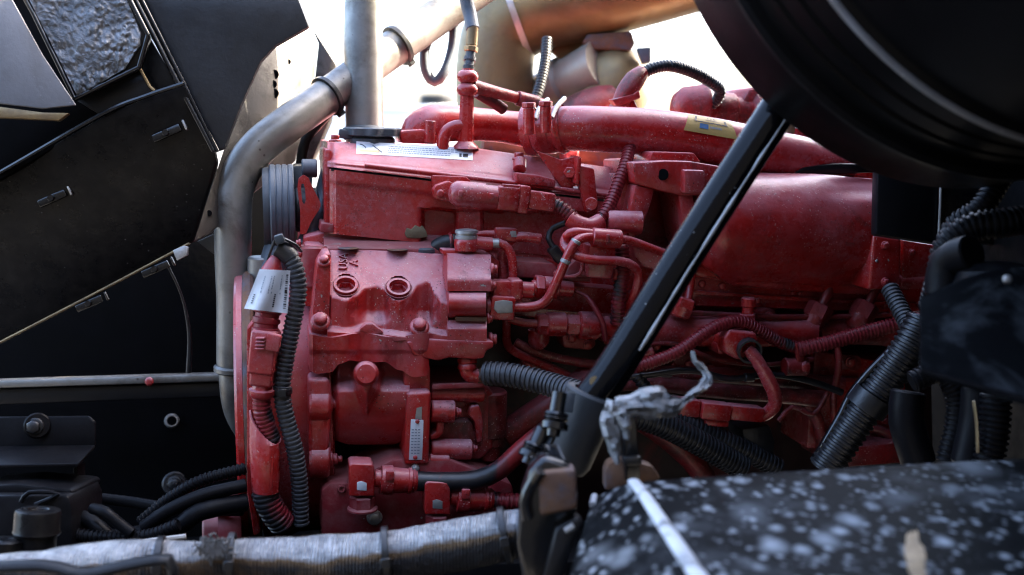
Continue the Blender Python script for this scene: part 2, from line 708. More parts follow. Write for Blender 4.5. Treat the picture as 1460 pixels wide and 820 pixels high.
WARMGLINT = mat('bronze_glint', (0.34, 0.23, 0.115), (0.16, 0.105, 0.05), ns=80, rough=(.3, .5), metal=.5, stain=(0.05, 0.035, 0.02), stain_scale=70, stain_rng=(.55, .68))  # bronze colour standing for a warm glint on the fender
DIRT = mat('caked_tan_dirt', (0.20, 0.155, 0.085), (0.12, 0.09, 0.05), ns=40, rough=(0.7, 0.9), bump=(0.6, 120))
DRUMBLACK = mat('drum_black', (0.0035, 0.0035, 0.004), (0.003, 0.003, 0.0035), rough=(0.3, 0.42), spec=0.14, bump=(.05, 80))
HOODBLACK = mat('hood_inner_black', (0.004, 0.004, 0.005), (0.003, 0.003, 0.004), rough=(0.22, 0.4), spec=0.2, bump=(.35, 45), dust=(0.022, 0.020, 0.018), dust_amt=0.6, chip=(0.10, 0.095, 0.09), chip_amt=0.04, chip_scale=70)
SLATE = mat('slate_black_paint', (0.022, 0.024, 0.028), (0.016, 0.017, 0.020), ns=6, rough=(0.3, 0.5), dust=(0.05, 0.05, 0.05), dust_amt=0.3)
CABLEBLK = mat('grimy_black_cable', (0.006, 0.006, 0.007), (0.004, 0.004, 0.005), rough=(0.3, 0.5), spec=0.1, dust=(0.014, 0.014, 0.016), dust_amt=0.3)
BRIGHT2 = mat('pale_turbo_alloy', (0.34, 0.31, 0.26), (0.26, 0.23, 0.19), rough=(0.35, 0.5), metal=0.3)
OILGRIME = mat('oil_black_grime', (0.030, 0.010, 0.010), (0.012, 0.008, 0.008), ns=9, rough=(0.35, 0.6), stain=(0.12, 0.010, 0.012), stain_scale=7, stain_rng=(0.56, 0.68), bump=(.3, 80))
RUST = mat('rusty_steel', (0.16, 0.075, 0.035), (0.09, 0.045, 0.028), ns=30, rough=(0.6, 0.85), bump=(0.5, 120), stain=(0.07, 0.075, 0.10),
           stain_scale=22, stain_rng=(0.5, 0.7))
LABELW = mat('white_label', (0.74, 0.76, 0.78), (0.66, 0.68, 0.70), ns=20, rough=(0.35, 0.5), dust=(0.55, 0.48, 0.46), dust_amt=0.3)
LABELY = mat('yellow_label', (0.50, 0.33, 0.10), (0.42, 0.27, 0.09), ns=20, rough=(0.4, 0.55))
PRINTK = mat('black_print', (0.02, 0.02, 0.025), rough=(0.4, 0.5), bump=None)
PRINTG = mat('grey_blue_print', (0.25, 0.29, 0.34), rough=(0.4, 0.5), bump=None)
PRINTB = mat('blue_print', (0.06, 0.14, 0.28), rough=(0.4, 0.5), bump=None)
PRINTO = mat('pale_orange_print', (0.75, 0.55, 0.30), rough=(0.4, 0.5), bump=None)
STEEL = mat('zinc_steel', (0.50, 0.49, 0.47), (0.36, 0.35, 0.33), ns=40, rough=(0.3, 0.5), metal=0.55)
BRASS = mat('dull_brass', (0.35, 0.25, 0.12), (0.2, 0.14, 0.08), ns=30, rough=(0.35, 0.6), metal=0.6)
BOOT = mat('worn_grey_hose_boot', (0.030, 0.034, 0.038), (0.020, 0.022, 0.026), rough=(0.5, 0.7), stain=(0.10, 0.055, 0.03), stain_scale=14, stain_rng=(0.56, 0.68))
CONCRETE = mat('worn_asphalt', (0.042, 0.040, 0.038), (0.032, 0.031, 0.030), ns=0.8, rough=(0.8, 0.9), bump=(0.1, 20))
FARWALL = mat('pale_far_paint', (0.70, 0.72, 0.74), rough=(0.6, 0.7), bump=None)
PALEPAINT = mat('scuffed_grey_paint', (0.22, 0.22, 0.23), (0.16, 0.16, 0.17), ns=10, rough=(0.35, 0.55), stain=(0.10, 0.085, 0.07),
                stain_scale=7, stain_rng=(0.5, 0.75), chip=(0.45, 0.44, 0.42), chip_amt=0.05)


def foil_mat(name, c, crease=60.0, strength=0.9, metal=0.75):
    m, t, b = nodes_of(name)
    q = NT(t)
    h = q.noise(crease, 6, 0.65, 1.2)
    v = q.vor(crease * 0.7, 'DISTANCE_TO_EDGE')
    hh = q.math('ADD', h, q.math('MULTIPLY', v, 0.8))
    q.link(q.bump(hh, strength, 0.006), b.inputs['Normal'])
    q.link(q.mix(q.mapr(q.noise(18, 5), 0.4, 0.7), c, tuple(x * 0.35 for x in c)), b.inputs['Base Color'])
    b.inputs['Metallic'].default_value = metal
    b.inputs['Roughness'].default_value = 0.33
    return m


FOIL = foil_mat('crinkled_dark_foil', (0.20, 0.205, 0.215), 42)
RAGFOIL = foil_mat('torn_pale_foil', (0.40, 0.395, 0.39), 70, 0.9, 0.4)


def sleeve_mat():
    m, t, b = nodes_of('woven_silver_heat_sleeve')
    q = NT(t)
    uv = q.tc.outputs['UV']
    wv = q.t.nodes.new('ShaderNodeMapping')
    q.link(uv, wv.inputs[0])
    a = q.wave(7, 'X', 0.8, uv)
    c = q.wave(9, 'Y', 0.8, uv)
    h = q.math('ADD', a, q.math('MULTIPLY', c, 0.35))
    sep = q.t.nodes.new('ShaderNodeSeparateXYZ')
    q.link(uv, sep.inputs[0])
    dirt = q.noise(9, 7, 0.7, 0.4)
    low = q.math('ADD', q.mapr(sep.outputs['Y'], 0.30, 0.52, 0.0, 1.0), q.mapr(dirt, 0.35, 0.7, -0.35, 0.3))
    col = q.mix(q.mapr(q.noise(60, 5), 0.35, 0.65), (0.52, 0.53, 0.55), (0.26, 0.27, 0.29))
    col = q.mix(q.mapr(low, 0.30, 0.55), col, (0.16, 0.095, 0.045))
    col = q.mix(q.mapr(low, 0.62, 0.95), col, (0.028, 0.026, 0.028))
    col = q.mix(q.mapr(q.noise(5, 6, 0.7), 0.56, 0.66, 0, 0.8), col, (0.05, 0.045, 0.045))
    q.link(col, b.inputs['Base Color'])
    b.inputs['Metallic'].default_value = 0.5
    q.link(q.mapr(h, 0, 1, 0.55, 0.35), b.inputs['Roughness'])
    n1 = q.bump(h, 0.9, 0.004)
    q.link(q.bump(q.noise(22, 6, 0.65, 0.8), 0.8, 0.014, n1), b.inputs['Normal'])
    return m


SLEEVE = sleeve_mat()


def fender_mat():
    m, t, b = nodes_of('black_fender_with_dried_drops')
    q = NT(t)
    mp = q.t.nodes.new('ShaderNodeMapping')
    mp.inputs['Scale'].default_value = (1, 0.7, 1)
    q.link(q.co, mp.inputs[0])
    v = mp.outputs[0]
    f = None
    for sc, lo, hi, amt in ((18, 0.04, 0.30, 0.9), (34, 0.06, 0.34, 0.95), (56, 0.08, 0.38, 0.9), (95, .1, .42, .8), (11, 0.02, 0.34, 0.6)):
        d = q.vor(sc, vec=v)
        sel = q.mapr(q.noise(sc * 0.8, 2, 0.5, 0, v), 0.47, 0.56)
        dd = q.math('ADD', d, q.mapr(q.noise(sc * 2.2, 3, 0.6, 0, v), 0.3, 0.7, -0.05, 0.05))
        k = q.math('MULTIPLY', q.mapr(dd, lo, hi, amt, 0.0), sel)
        f = k if f is None else q.math('MAXIMUM', f, k)
    f = q.math('MAXIMUM', f, q.mapr(q.noise(9, 5, 0.6), 0.55, 0.85, 0, 0.25))
    col = q.mix(f, (0.006, 0.0065, 0.007), (0.36, 0.37, 0.38))
    rp = q.mapr(q.noise(3.1, 4, 0.6), 0.70, 0.73)
    col = q.mix(rp, col, (0.40, 0.26, 0.12))  # bronze spots by noise, the warm glint put into the colour
    q.link(col, b.inputs['Base Color'])
    q.link(q.mapr(f, 0, 0.7, 0.5, 0.7), b.inputs['Roughness'])
    b.inputs['Specular IOR Level'].default_value = 0.02
    q.link(q.bump(q.noise(60, 3), 0.08, 0.002), b.inputs['Normal'])
    return m


FENDER = fender_mat()


# ------------------------------------------------------------------ shared bolt meshes
def bolt_mesh(kind):
    z = Vector((0, 0, 1))
    o = Vector((0, 0, -0.35))
    if kind == 'hex':
        bm = lathe(o, o + z * 0.6, [(0, 1.25), (0.9, 1.25), (1, 1.15)], 20)
        lathe(Vector((0, 0, 0.2)), Vector((0, 0, 1.0)), [(0, 1.0), (0.85, 1.0), (1, 0.86)], 6, bm)
    elif kind == 'flange':
        bm = lathe(o, o + z * 0.6, [(0, 1.5), (0.7, 1.5), (1, 1.15)], 20)
        skin([[Vector((math.cos(a * math.pi / 12) * (1.02 if a % 2 else .88) * m, math.sin(a * math.pi / 12) * (1.02 if a % 2 else .88) * m, z)) for a in range(24)] for z, m in ((.1, 1), (1.15, 1), (1.3, .86))], bm)
    elif kind == 'stud':
        bm = lathe(o, o + z * 0.6, [(0, 1.35), (0.9, 1.35), (1, 1.25)], 20)
        lathe(Vector((0, 0, 0.2)), Vector((0, 0, 1.1)), [(0, 1.0), (0.85, 1.0), (1, 0.86)], 6, bm)
        lathe(Vector((0, 0, 1.0)), Vector((0, 0, 1.9)), [(0, 0.55), (0.8, 0.55), (1, 0.4)], 12, bm)
    elif kind == 'round':
        bm = lathe(o, o + z * 1.0, [(0, 1.0), (0.6, 1.0), (0.85, 0.85), (1, 0.55)], 18)
    for f in bm.faces:
        f.smooth = True
    for e in bm.edges:
        e.smooth = not (len(e.link_faces) == 2 and e.calc_face_angle(0) > R(24))
    me = bpy.data.meshes.new('bolt_' + kind)
    bmesh.ops.recalc_face_normals(bm, faces=bm.faces[:])
    bm.to_mesh(me)
    bm.free()
    me.materials.append(RED)
    return me


BOLTS = {k: bolt_mesh(k) for k in ('hex', 'flange', 'stud', 'round')}


def recol(kind, m, nm):
    me = BOLTS[kind].copy()
    me.materials.clear()
    me.materials.append(m)
    BOLTS[nm] = me


recol('hex', STEEL, 'steelhex')
recol('hex', BLACKPL, 'blackhex')
recol('round', STEEL, 'rivet')


def eph(lst):
    return [E(*p) for p in lst]


def pph(lst):
    return [P(*p) for p in lst]


def tie(T, center, axis, r, width=0.006, name='zip_tie', head=True, hd=None):
    """cable tie: a flat band with its lock block"""
    ax = axis.normalized()
    bm = lathe(center - ax * width / 2, center + ax * width / 2,
               [(0, r * 0.9), (0, r * 1.05), (0.1, r * 1.09), (0.9, r * 1.09), (1, r * 1.05), (1, r * 0.9)], 24, cap=False)
    if head:
        h = hd if hd is not None else (CAM - center).normalized()
        h = (h - ax * h.dot(ax)).normalized()
        q = center + h * r * 1.12
        side = ax.cross(h).normalized()
        rbox(q - side * width * 0.7, q + side * width * 0.7, width * 1.3, width * 0.9, bm, 0.0006, 1, ax)
    return bm
# ================================================================== the setting
bm = bmesh.new()
G = 1500
vs = [bm.verts.new((x, y, 0.0)) for x, y in ((-G, -G), (G, -G), (G, G), (-G, G))]
bm.faces.new(vs)
g = single('ground', None, None, bm, CONCRETE, kind='structure')

# unseen wall added to block low front sky (rod and drum mirror it)
single('sky_blocker', None, None, prism([Vector((-9, -2.2, 0)), Vector((9, -2.2, 0)), Vector((9, -2.2, 5.6)), Vector((.4, -2.2, 5.6)), Vector((.4, -2.2, 4.3)), Vector((-9, -2.2, 4.3))], Vector((0, -.4, 0)), None, .02),  # right part raised to shade the intake
       mat('dark_sky_blocker', (0.016, 0.016, 0.017), (0.011, 0.011, 0.012), ns=2, rough=(.8, .95), bump=(.2, 20)), kind='structure')

# pale works building and white tank far behind the truck
T = Thing('warehouse', 'faint pale flat building far behind the engine', 'building')
bm = rbox(Vector((-8.2, 60, 0)), Vector((-8.2, 60, 2.0)), 7.0, 6.0, None, 0.05, 1, RIGHT)
T.part('wall', bm, FARWALL)
T.part('roof', rbox(Vector((-8.2, 60, 2.0)), Vector((-8.2, 60, 2.25)), 7.4, 6.4, None, 0.05, 1, RIGHT), FARWALL)
T = Thing('storage_tank', 'pale round storage tank with grey lid seen past the red elbow', 'tank')
c = P(622, 160, 40)
c.z = 0
T.part('shell', cyl(c, c + ZUP * 2.05, 0.9, 32), FARWALL)
T.part('lid', cyl(c + ZUP * 2.05, c + ZUP * 2.45, 0.6, 32), BLACKSATIN)

# cab bulkhead that closes the engine bay on the right
T = Thing('cab_bulkhead', 'dark cab front wall closing the engine bay at the right edge', 'cab')
x0 = 0.86
T.part('wall', prism([Vector((x0, 0.55, 0.45)), Vector((x0, 2.14, 0.45)), Vector((x0, 2.14, 3.1)), Vector((x0, 0.55, 3.1))],
                     Vector((2.6, 0, 0)), None, 0.03, 3), BLACKDIRT)
T.part('flange', prism([Vector((x0 - 0.012, 0.75, 0.9)), Vector((x0 - 0.012, 2.1, 0.9)), Vector((x0 - 0.012, 2.1, 0.94)), Vector((x0 - 0.012, 0.75, 0.94))],
                       Vector((0.0115, 0, 0)), None, 0.003, 2), BLACKSATIN)

T.part('lower_wall', prism([Vector((x0 + .002, 2.10, 0.45)), Vector((x0 + .002, 3.2, 0.45)), Vector((x0 + .002, 3.2, 1.38)), Vector((x0 + .002, 2.10, 1.38))], Vector((.3, 0, 0)), None, .004), BLACKDIRT)
T.part('cowl', prism([Vector((.64, .45, 1.2)), Vector((.64, 1.62, 1.2)), Vector((.64, 1.62, 3.1)), Vector((.64, .45, 3.1))], Vector((.219, 0, 0)), None, .02, 3), BLACKDIRT)

# ---------------------------------------------------------------- open hood at the left
T = Thing('open_hood', 'open black hood side seen from inside, above the coolant pipe', 'hood')
op = [(186, -30), (415, -30), (441, 38), (392, 66), (372, 88), (345, 148), (320, 212), (303, 217), (196, 8)]
T.part('side_panel', pp([(a, b, 1.62) for a, b in op], 1.62, 0.012, b=0.004), SLATE)
for off, r in ((0, 0.0042), (9, 0.003)):
    T.part('edge_rail', tube(pph([(178 + off, -30, 1.612), (196 + off, 5, 1.612), (254 + off * .9, 118, 1.612), (305 + off * .6, 216, 1.612)]), r, 10), BLACKGLOSS)
big = [(-60, 262), (0, 250), (145, 166), (208, 139), (262, 121), (286, 165), (306, 214), (310, 232), (276, 344), (140, 418), (-60, 521)]
BD = lambda v: 1.60 + (v - 120) * .00045
lp = T.part('lower_panel', pp([(a, b, BD(b)) for a, b in big], 1.66, 0.012, b=0.004), HOODBLACK)
T.part('rim', tube(pph([(-60, 519, BD(519) - .004), (140, 416, BD(416) - .004), (270, 347, BD(347) - .004)]), 0.0022, 8), BRASS, lp)
T.part('seam_rail', tube(pph([(-60, 276, 1.652), (0, 246, 1.64), (145, 163, 1.605), (208, 137, 1.59), (262, 119, 1.585)]), 0.0035, 8), BLACKGLOSS)
for (cx, cy, an) in ((238, 190, -24), (75, 283, -24), (128, 433, -24), (222, 384, -24)):
    c = P(cx, cy, BD(cy) - .006)
    dx = (RIGHT * math.cos(R(an)) - UPV * math.sin(R(an)))
    bm = rbox(c - dx * 0.022, c + dx * 0.022, 0.012, 0.007, None, 0.002, 2, FWD.cross(dx))
    cl = T.part('clip', bm, BLACKGLOSS)
    T.part('clip_tab', rbox(c + dx * 0.027, c + dx * 0.031, 0.016, 0.010, None, 0.002, 2, FWD.cross(dx)), STEEL if cy < 300 else BLACKGLOSS, cl)
    T.part('clip_screw', cyl(c - FWD * 0.002, c - FWD * 0.009, 0.005, 12), BLACKGLOSS, cl)
T.part('corner_catch', pp([(246, 357), (262, 350), (268, 352), (267, 364), (252, 372)], 1.64, 0.006, b=0.001), STEEL)

# foil insulation tray in the hood
T = Thing('insulation_tray', 'crinkled dark foil insulation in a black tray at top left', 'insulation')
rim = [(20, -30), (48, 20), (107, 141), (198, 96), (211, 50), (170, -30)]
T.part('tray', pp(rim, 1.60, 0.02, b=0.003), BLACKSATIN)


def foilk(s, t):
    u0 = 28 + (110 - 28) * t
    u1 = 168 + (200 - 168) * min(1, t * 1.7) - 22 * max(0, (t - .72) / .28)
    u = u0 + (u1 - u0) * s
    vl = -28 + 165 * t
    vr = -28 + 126 * t
    v = vl + (vr - vl) * s
    p = Vector((u * .05, v * .05, 3.1))
    q = Vector((u * .02, v * .02, 7.7))
    h = 0.005 * noise.noise(q) + 0.005 * abs(noise.noise(p)) + 0.004 * abs(noise.noise(p * 2.3)) + 0.003 * abs(noise.noise(p * 5))
    return P(u, v, 1.597 - 0.006 - h)


T.part('foil', sheet(foilk, 70, 60, 0.004, FWD), FOIL, smooth=60)
for a, b in ((0, 1), (1, 2), (2, 3), (3, 4), (4, 5)):
    T.part('rim', tube(pph([(*rim[a], 1.592), (*rim[b], 1.592)]), 0.0038, 10), BLACKGLOSS)
T = Thing('hood_crossmember', 'black folded box channel under the foil insulation', 'channel')
T.part('front_plate', pp([(108, 143), (199, 98), (221, 131), (146, 166)], 1.615, 0.012, b=0.002), BLACKSATIN)
T.part('end_plate', pp([(201, 97), (213, 52), (253, 120), (224, 131)], 1.625, 0.01, b=0.002), BLACKSATIN)
T.part('weld_seam', tube(pph([(199, 97, 1.612), (222, 131, 1.612), (258, 121, 1.612)]), 0.0022, 8, wob=.3), BRASS)

T = Thing('hood_outer_skin', 'scuffed pale grey hood skin at the far top left', 'panel')
T.part('skin', pp([(-60, -40), (-5, -40), (20, 5), (60, 78), (108, 150), (60, 155), (0, 148), (-60, 146)], 1.55, 0.006, b=0.002), PALEPAINT)
T.part('rusty_edge', pp([(-60, 153), (0, 152), (60, 160), (98, 161), (84, 172), (0, 168), (-60, 166)], 1.552, 0.01, b=0.002), BRASS)
T.part('underside', pp([(-90, 140), (0, 140), (112, 130), (160, 160), (70, 215), (0, 256), (-90, 290)], 1.64, 0.012, b=0.002), BLACKDIRT)
T.part('backing', pp([(-90, -60), (200, -60), (250, 110), (120, 190), (-90, 200)], 1.70, 0.012, b=0.002), BLACKDIRT)

T = Thing('hood_stiffener', 'sunlit bare metal stiffener plate with dark holes beside the hood', 'plate')
st = [(392, 66), (441, 36), (452, 60), (445, 130), (420, 230), (352, 282), (300, 332), (276, 346), (300, 270), (318, 216), (345, 150), (372, 90)]
SD = lambda u: 1.66 + (u - 300) * .0016
T.part('plate', pp([(a, b, SD(a)) for a, b in st], 1.76, 0.006, b=0.0015), BRIGHT)
T.part('side_flange', pp([(443, 36), (479, 92), (470, 170), (440, 240), (424, 232), (447, 130), (454, 62)], 1.93, 0.03, b=0.0015), BRIGHT)
for (a, b, r) in ((391, 106, 7), (389, 120, 6), (391, 133, 7), (411, 88, 4), (298, 304, 4)):
    T.part('hole_plug', cyl(P(a, b, SD(a) - .004), P(a, b, SD(a) + .012), r * 1.76 / 1600, 14), BLACKDIRT)
T.part('lower_gusset', pp([(281, 344), (330, 322), (332, 372), (322, 376)], 1.74, 0.006, b=0.001), BRIGHT)

# ---------------------------------------------------------------- dark bay at lower left
T = Thing('inner_wing', 'black inner wing wall behind the frame rail at left', 'wing panel')
wl = T.part('wall', pp([(-120, 240), (420, 240), (480, 800), (-120, 860)], 2.02, 0.012, b=0.003), BLACKDIRT)
T.part('hole_ring', lathe(P(245, 600, 2.016), P(245, 600, 2.008), [(0, .013), (.3, .0125), (1, .0105), (1, .0085), (0, .0085)], 20, cap=False), STEEL, wl)
T.part('grommet', cyl(P(249, 690, 2.018), P(249, 690, 2.0), 0.022, 20), BLACKRUB)
T.bolt(0, 0, 0, 0, pos=P(249, 690, 2.0), direction=-FWD, kind='blackhex').scale = (.011,) * 3

T = Thing('chassis_rail', 'black chassis rail under the silver heat sleeve', 'rail')
T.part('web', pp([(-160, 826), (840, 800), (840, 1000), (-160, 1000)], 1.34, 0.01, b=0.003), BLACKDIRT)
T.part('floor', prism([P(-160, 830, 1.36), P(840, 800, 1.36), P(1000, 720, 2.1), P(-200, 790, 2.1)], Vector((0, 0, -.01)), None, .002), BLACKDIRT)

T = Thing('frame_rail', 'grey steel frame rail crossing behind the pipe at left', 'rail')
T.part('rail', pp([(-80, 545), (316, 533), (316, 544), (-80, 556)], 1.80, 0.05, b=0.003), ALUPIPE)
T.part('web', pp([(-80, 557), (316, 545), (316, 566), (-80, 580)], 1.815, 0.03, b=0.003), BLACKSATIN)
T.bolt(0, 0, 0, 0, pos=P(213, 544, 1.80), direction=-FWD, kind='round').scale = (.007,) * 3

single('sensor_wire', 'thin dark wire hanging from the hood panel edge to the rail', 'wire',
       tube(pph([(236, 373, 1.75), (250, 400, 1.75), (262, 432, 1.76), (270, 478, 1.77), (269, 531, 1.78)]), [.002, .002, .0035, .0045], 10), BLACKPL)

T = Thing('mounting_bracket', 'black folded bracket with a round bolt at the left edge', 'bracket')
T.part('plate', pp([(-60, 595), (126, 593), (136, 602), (136, 634), (110, 664), (-60, 668)], 1.55, 0.006, b=0.003), CABLEBLK)
T.part('shelf', prism([P(-60, 636, 1.549), P(136, 634, 1.549), P(112, 660, 1.47), P(-60, 664, 1.47)], UPV * -0.005, None, 0.0015), CABLEBLK)
T.part('side_leg', pp([(104, 668), (110, 664), (112, 760), (106, 760)], 1.54, 0.03, b=0.001), CABLEBLK)
T.part('washer', cyl(P(53, 607, 1.549), P(53, 607, 1.541), 0.018, 22), CABLEBLK)
T.bolt(0, 0, 0, 0, pos=P(50, 608, 1.541), direction=-FWD, kind='blackhex').scale = (.0095,) * 3

T = Thing('fuse_box', 'black ribbed plastic box at the lower left corner', 'box')
T.part('housing', pp([(-40, 706), (96, 706), (102, 720), (104, 800), (-40, 830)], 1.42, 0.11, b=0.005), CABLEBLK)
T.part('lid', pp([(-40, 694), (22, 690), (100, 697), (106, 704), (97, 710), (-40, 710)], 1.44, 0.10, b=0.004), CABLEBLK)
T.part('rib', tube(pph([(30, 716, 1.415), (42, 702, 1.415), (84, 704, 1.415), (50, 720, 1.415)]), 0.003, 8), CABLEBLK)
T = Thing('filler_cap', 'round black ribbed filler cap beside the silver sleeve', 'cap')
c0, c1 = P(50, 800, 1.30), P(54, 738, 1.30)
T.part('neck', cyl(c0 - (c1 - c0) * .6, c1, 0.022, 28), CABLEBLK)
ax = (c1 - c0).normalized()
T.part('cap', lathe(c1 - ax * 0.020, c1 + ax * 0.010, [(0, .0245), (.1, .0265), (.2, .0255), (.8, .0255), (.95, .0245), (1, .021), (1, .012), (.93, .011), (.93, .001)], 40), HOODBLACK)
T = Thing('bottle_stopper', 'small black cap cut off at the bottom left corner', 'cap')
c1 = P(10, 775, 1.28)
T.part('cap', lathe(c1 - ax * 0.014, c1 + ax * 0.006, [(0, .016), (.1, .018), (.85, .018), (1, .014), (1, .006), (.9, .001)], 30), HOODBLACK)
T.part('collar', cyl(c1 - ax * 0.05 + RIGHT * .012, c1 - ax * 0.017 + RIGHT * .012, .028, 30), CABLEBLK)

grp = [
    ('drain_hose', 'smooth black hose sloping left below the inner wing', [(108, 707, 1.62), (180, 715, 1.62), (250, 725, 1.60), (345, 728, 1.58)], 8, CABLEBLK, False),
    ('corrugated_cable', 'black corrugated cable rising right above the hose bundle', [(200, 745, 1.50), (240, 712, 1.50), (285, 686, 1.50), (350, 668, 1.52)], 9, CABLEBLK, True),
    ('heater_hose', 'thick black hose curving down behind the red pulley', [(100, 775, 1.50), (180, 765, 1.49), (250, 752, 1.47), (285, 730, 1.47), (350, 716, 1.5)], 13, CABLEBLK, False),
    ('breather_hose', 'short fat black hose looping beside the ribbed box', [(98, 735, 1.47), (118, 738, 1.46), (140, 752, 1.45), (160, 770, 1.45), (180, 778, 1.46)], 11, CABLEBLK, False),
    ('ribbed_hose', 'black ribbed hose just above the silver sleeve at left', [(95, 762, 1.44), (150, 766, 1.44), (210, 764, 1.44), (255, 748, 1.44)], 10, CABLEBLK, True),
    ('clamp_strap', 'black bent hose pair crossing the bundle at lower left', [(132, 725, 1.44), (150, 730, 1.43), (168, 745, 1.43), (188, 760, 1.43)], 8, CABLEBLK, False),
    ('upper_hose', 'thin black hose under the corrugated cable at left', [(205, 752, 1.47), (240, 728, 1.47), (290, 706, 1.48), (350, 692, 1.5)], 10, CABLEBLK, False),
]
for nm, lab, pth, r, m, cor in grp:
    q = pph(pth)
    rr = r * mpp(q[0])
    single(nm, lab, 'hose', loom(q, rr, 0.006) if cor else tube(q, rr, 16), m)
single('metal_strip', 'thin bright metal strip lying along the silver sleeve at left', 'strip',
       tube(pph([(100, 783, 1.36), (150, 779, 1.36), (265, 765, 1.38)]), 0.0035, 8), STEEL)

# ---------------------------------------------------------------- pipes
T = Thing('coolant_pipe', 'stained silver coolant pipe bending from vertical to diagonal at left', 'pipe')
cp = pph([(333, 524, 1.735), (333, 500, 1.73), (334, 440, 1.72), (332, 320, 1.70), (337, 262, 1.70), (365, 214, 1.71), (410, 177, 1.73),
          (470, 135, 1.78), (560, 70, 1.86), (650, 5, 1.93), (720, -45, 1.98)])
T.part('pipe', tube(cp, [.0255, .0265, .0275, .0285, .0285, .0285, .029, .030, .031, .033, .034], 28, wob=0.012), ALUPIPE)
d1 = (cp[1] - cp[0]).normalized()
T.part('bead', lathe(P(333, 525, 1.733) - d1 * .006, P(333, 525, 1.733) + d1 * .006, [(0, .026), (.25, .030), (.75, .030), (1, .026)], 28, cap=False), ALUPIPE)
T.part('lower_end', tube(pph([(333, 520, 1.735), (334, 550, 1.735), (340, 585, 1.75), (356, 615, 1.78)]), .0225, 24), ALUPIPE)
for a, b, d in (((458, 143, 1.77), (476, 131, 1.785), .0325), ((560, 70, 1.86), (575, 60, 1.87), .0345)):
    c0, c1 = P(*a), P(*b)
    T.part('zip_tie', tie(T, (c0 + c1) / 2, c1 - c0, d / 1.06, .008, hd=-UPV + RIGHT * .5), BLACKPL)
single('vent_hose', 'dark hose curving under the diagonal silver pipe', 'hose',
       tube(pph([(545, 95, 1.88), (500, 130, 1.84), (462, 168, 1.80), (436, 200, 1.79), (428, 240, 1.79)]), .0085, 14), BLACKRUB)

T = Thing('stack_pipe', 'upright dull silver pipe standing behind the oil filler cap', 'pipe')
T.part('pipe', tube(pph([(521, 230, 1.80), (519, 120, 1.80), (518, 40, 1.80), (523, -50, 1.80)]), [.0305, .0305, .031, .032], 28, wob=.008), ALUPIPE)
T.part('foot_clamp', cyl(P(520, 182, 1.80), P(520, 200, 1.80), .036, 28), DARKGREY)

T = Thing('exhaust_elbow', 'wide weathered exhaust duct bending down behind the red pipes', 'exhaust')
ex = pph([(706, 235, 2.25), (706, 150, 2.25), (706, 90, 2.25), (718, 45, 2.25), (770, 12, 2.24), (870, -12, 2.22), (1010, -48, 2.2), (1100, -70, 2.2)])
T.part('duct', tube(ex, [.077, .077, .078, .082, .085, .083, .080, .080], 36, wob=.006), EXHAUST)
c = P(737, 22, 2.245)
axd = (ex[5] - ex[3]).normalized()
T.part('band_clamp', lathe(c - axd * .006, c + axd * .006, [(0, .084), (0, .090), (1, .090), (1, .084)], 40, cap=False), STEEL)

T = Thing('turbo_housing', 'sunlit pale turbo housing with round dome behind the red hose', 'turbo')
T.part('dome', lathe(P(872, 175, 2.25), P(872, 62, 2.25), [(0, .075), (.25, .080), (.5, .079), (.7, .071), (.85, .055), (.95, .032), (1, .006)], 36), EXHAUST)
T.part('inlet_barrel', lathe(P(772, 132, 2.30), P(858, 92, 2.2), [(0, .03), (.02, .04), (.2, .04), (.24, .052), (.4, .052), (.44, .044), (.9, .05), (1, .05)], 32), BRIGHT2)
T.part('flange', pp([(838, 48), (900, 44), (906, 62), (898, 72), (846, 70), (830, 60)], 2.19, .03, b=.004), RUST)
T.part('bracket', pp([(908, 68), (928, 67), (928, 88), (916, 90)], 2.18, .02, b=.002), GREYPL)
T.part('outlet', tube(pph([(800, 190, 2.2), (830, 165, 2.18), (872, 150, 2.2)]), .045, 24), REDGRIME)
T.part('mount_strap', pp([(784, 72), (800, 58), (862, 55), (850, 72), (806, 92)], 2.26, .012, b=.002), EXHAUST)

single('loop_hose', 'grey rubber hose hanging in a loop from the top edge', 'hose',
       tube(pph([(652, -30, 1.93), (648, 30, 1.93), (644, 72, 1.93), (633, 104, 1.92), (619, 117, 1.92), (607, 100, 1.92), (606, 70, 1.92), (620, 40, 1.93), (640, 8, 1.95), (655, -30, 1.96)]), .0085, 16, step=.008), GREYPL)
single('breather_line', 'dark corrugated line dropping beside the exhaust duct', 'hose',
       loom(pph([(780, 55, 2.1), (776, 95, 2.08), (766, 135, 2.06), (752, 160, 2.05)]), .0105, .006), BLACKPL)
# ================================================================== engine core
T = Thing('engine_block', 'red painted engine block and head behind the bolted accessories', 'engine')
ENGINE = T
T.part('crankcase', ep([(468, 410), (700, 440), (1330, 470), (1335, 730), (620, 760), (455, 770)], .20, .62, b=.01), OILGRIME)
hd = T.part('cylinder_head', ep([(433, 338), (470, 330), (640, 338), (860, 372), (1000, 392), (1340, 415), (1340, 470), (1000, 470), (860, 465), (640, 440), (432, 440)], .13, .5, b=.004), RED)
T.part('head_ledge', relief(462, 652, lambda u: 331 + (u - 462) * .03, lambda u: 366 + (u - 462) * .02,
                            lambda u, v: .088 + .03 * sst(356, 336, v), .2, 4, 3), REDGREY)
T.part('corner_boss', cyl(E(447, 350, .10), E(447, 408, .10), .022, 24), REDGREY, hd)
T.part('corner_face', ep([(433, 348), (462, 350), (462, 440), (433, 438)], .085, .2, b=.006), RED, hd)
T.part('freeze_plug', cyl(E(606, 352, .105), E(606, 366, .105), .021, 24), DARKGREY)
T.part('dirt_patch', ep([(577, 333), (580, 325), (587, 327), (592, 321), (599, 324), (603, 322), (608, 330), (610, 338), (596, 340), (580, 339)], .1035, .12, b=.001), DIRT)
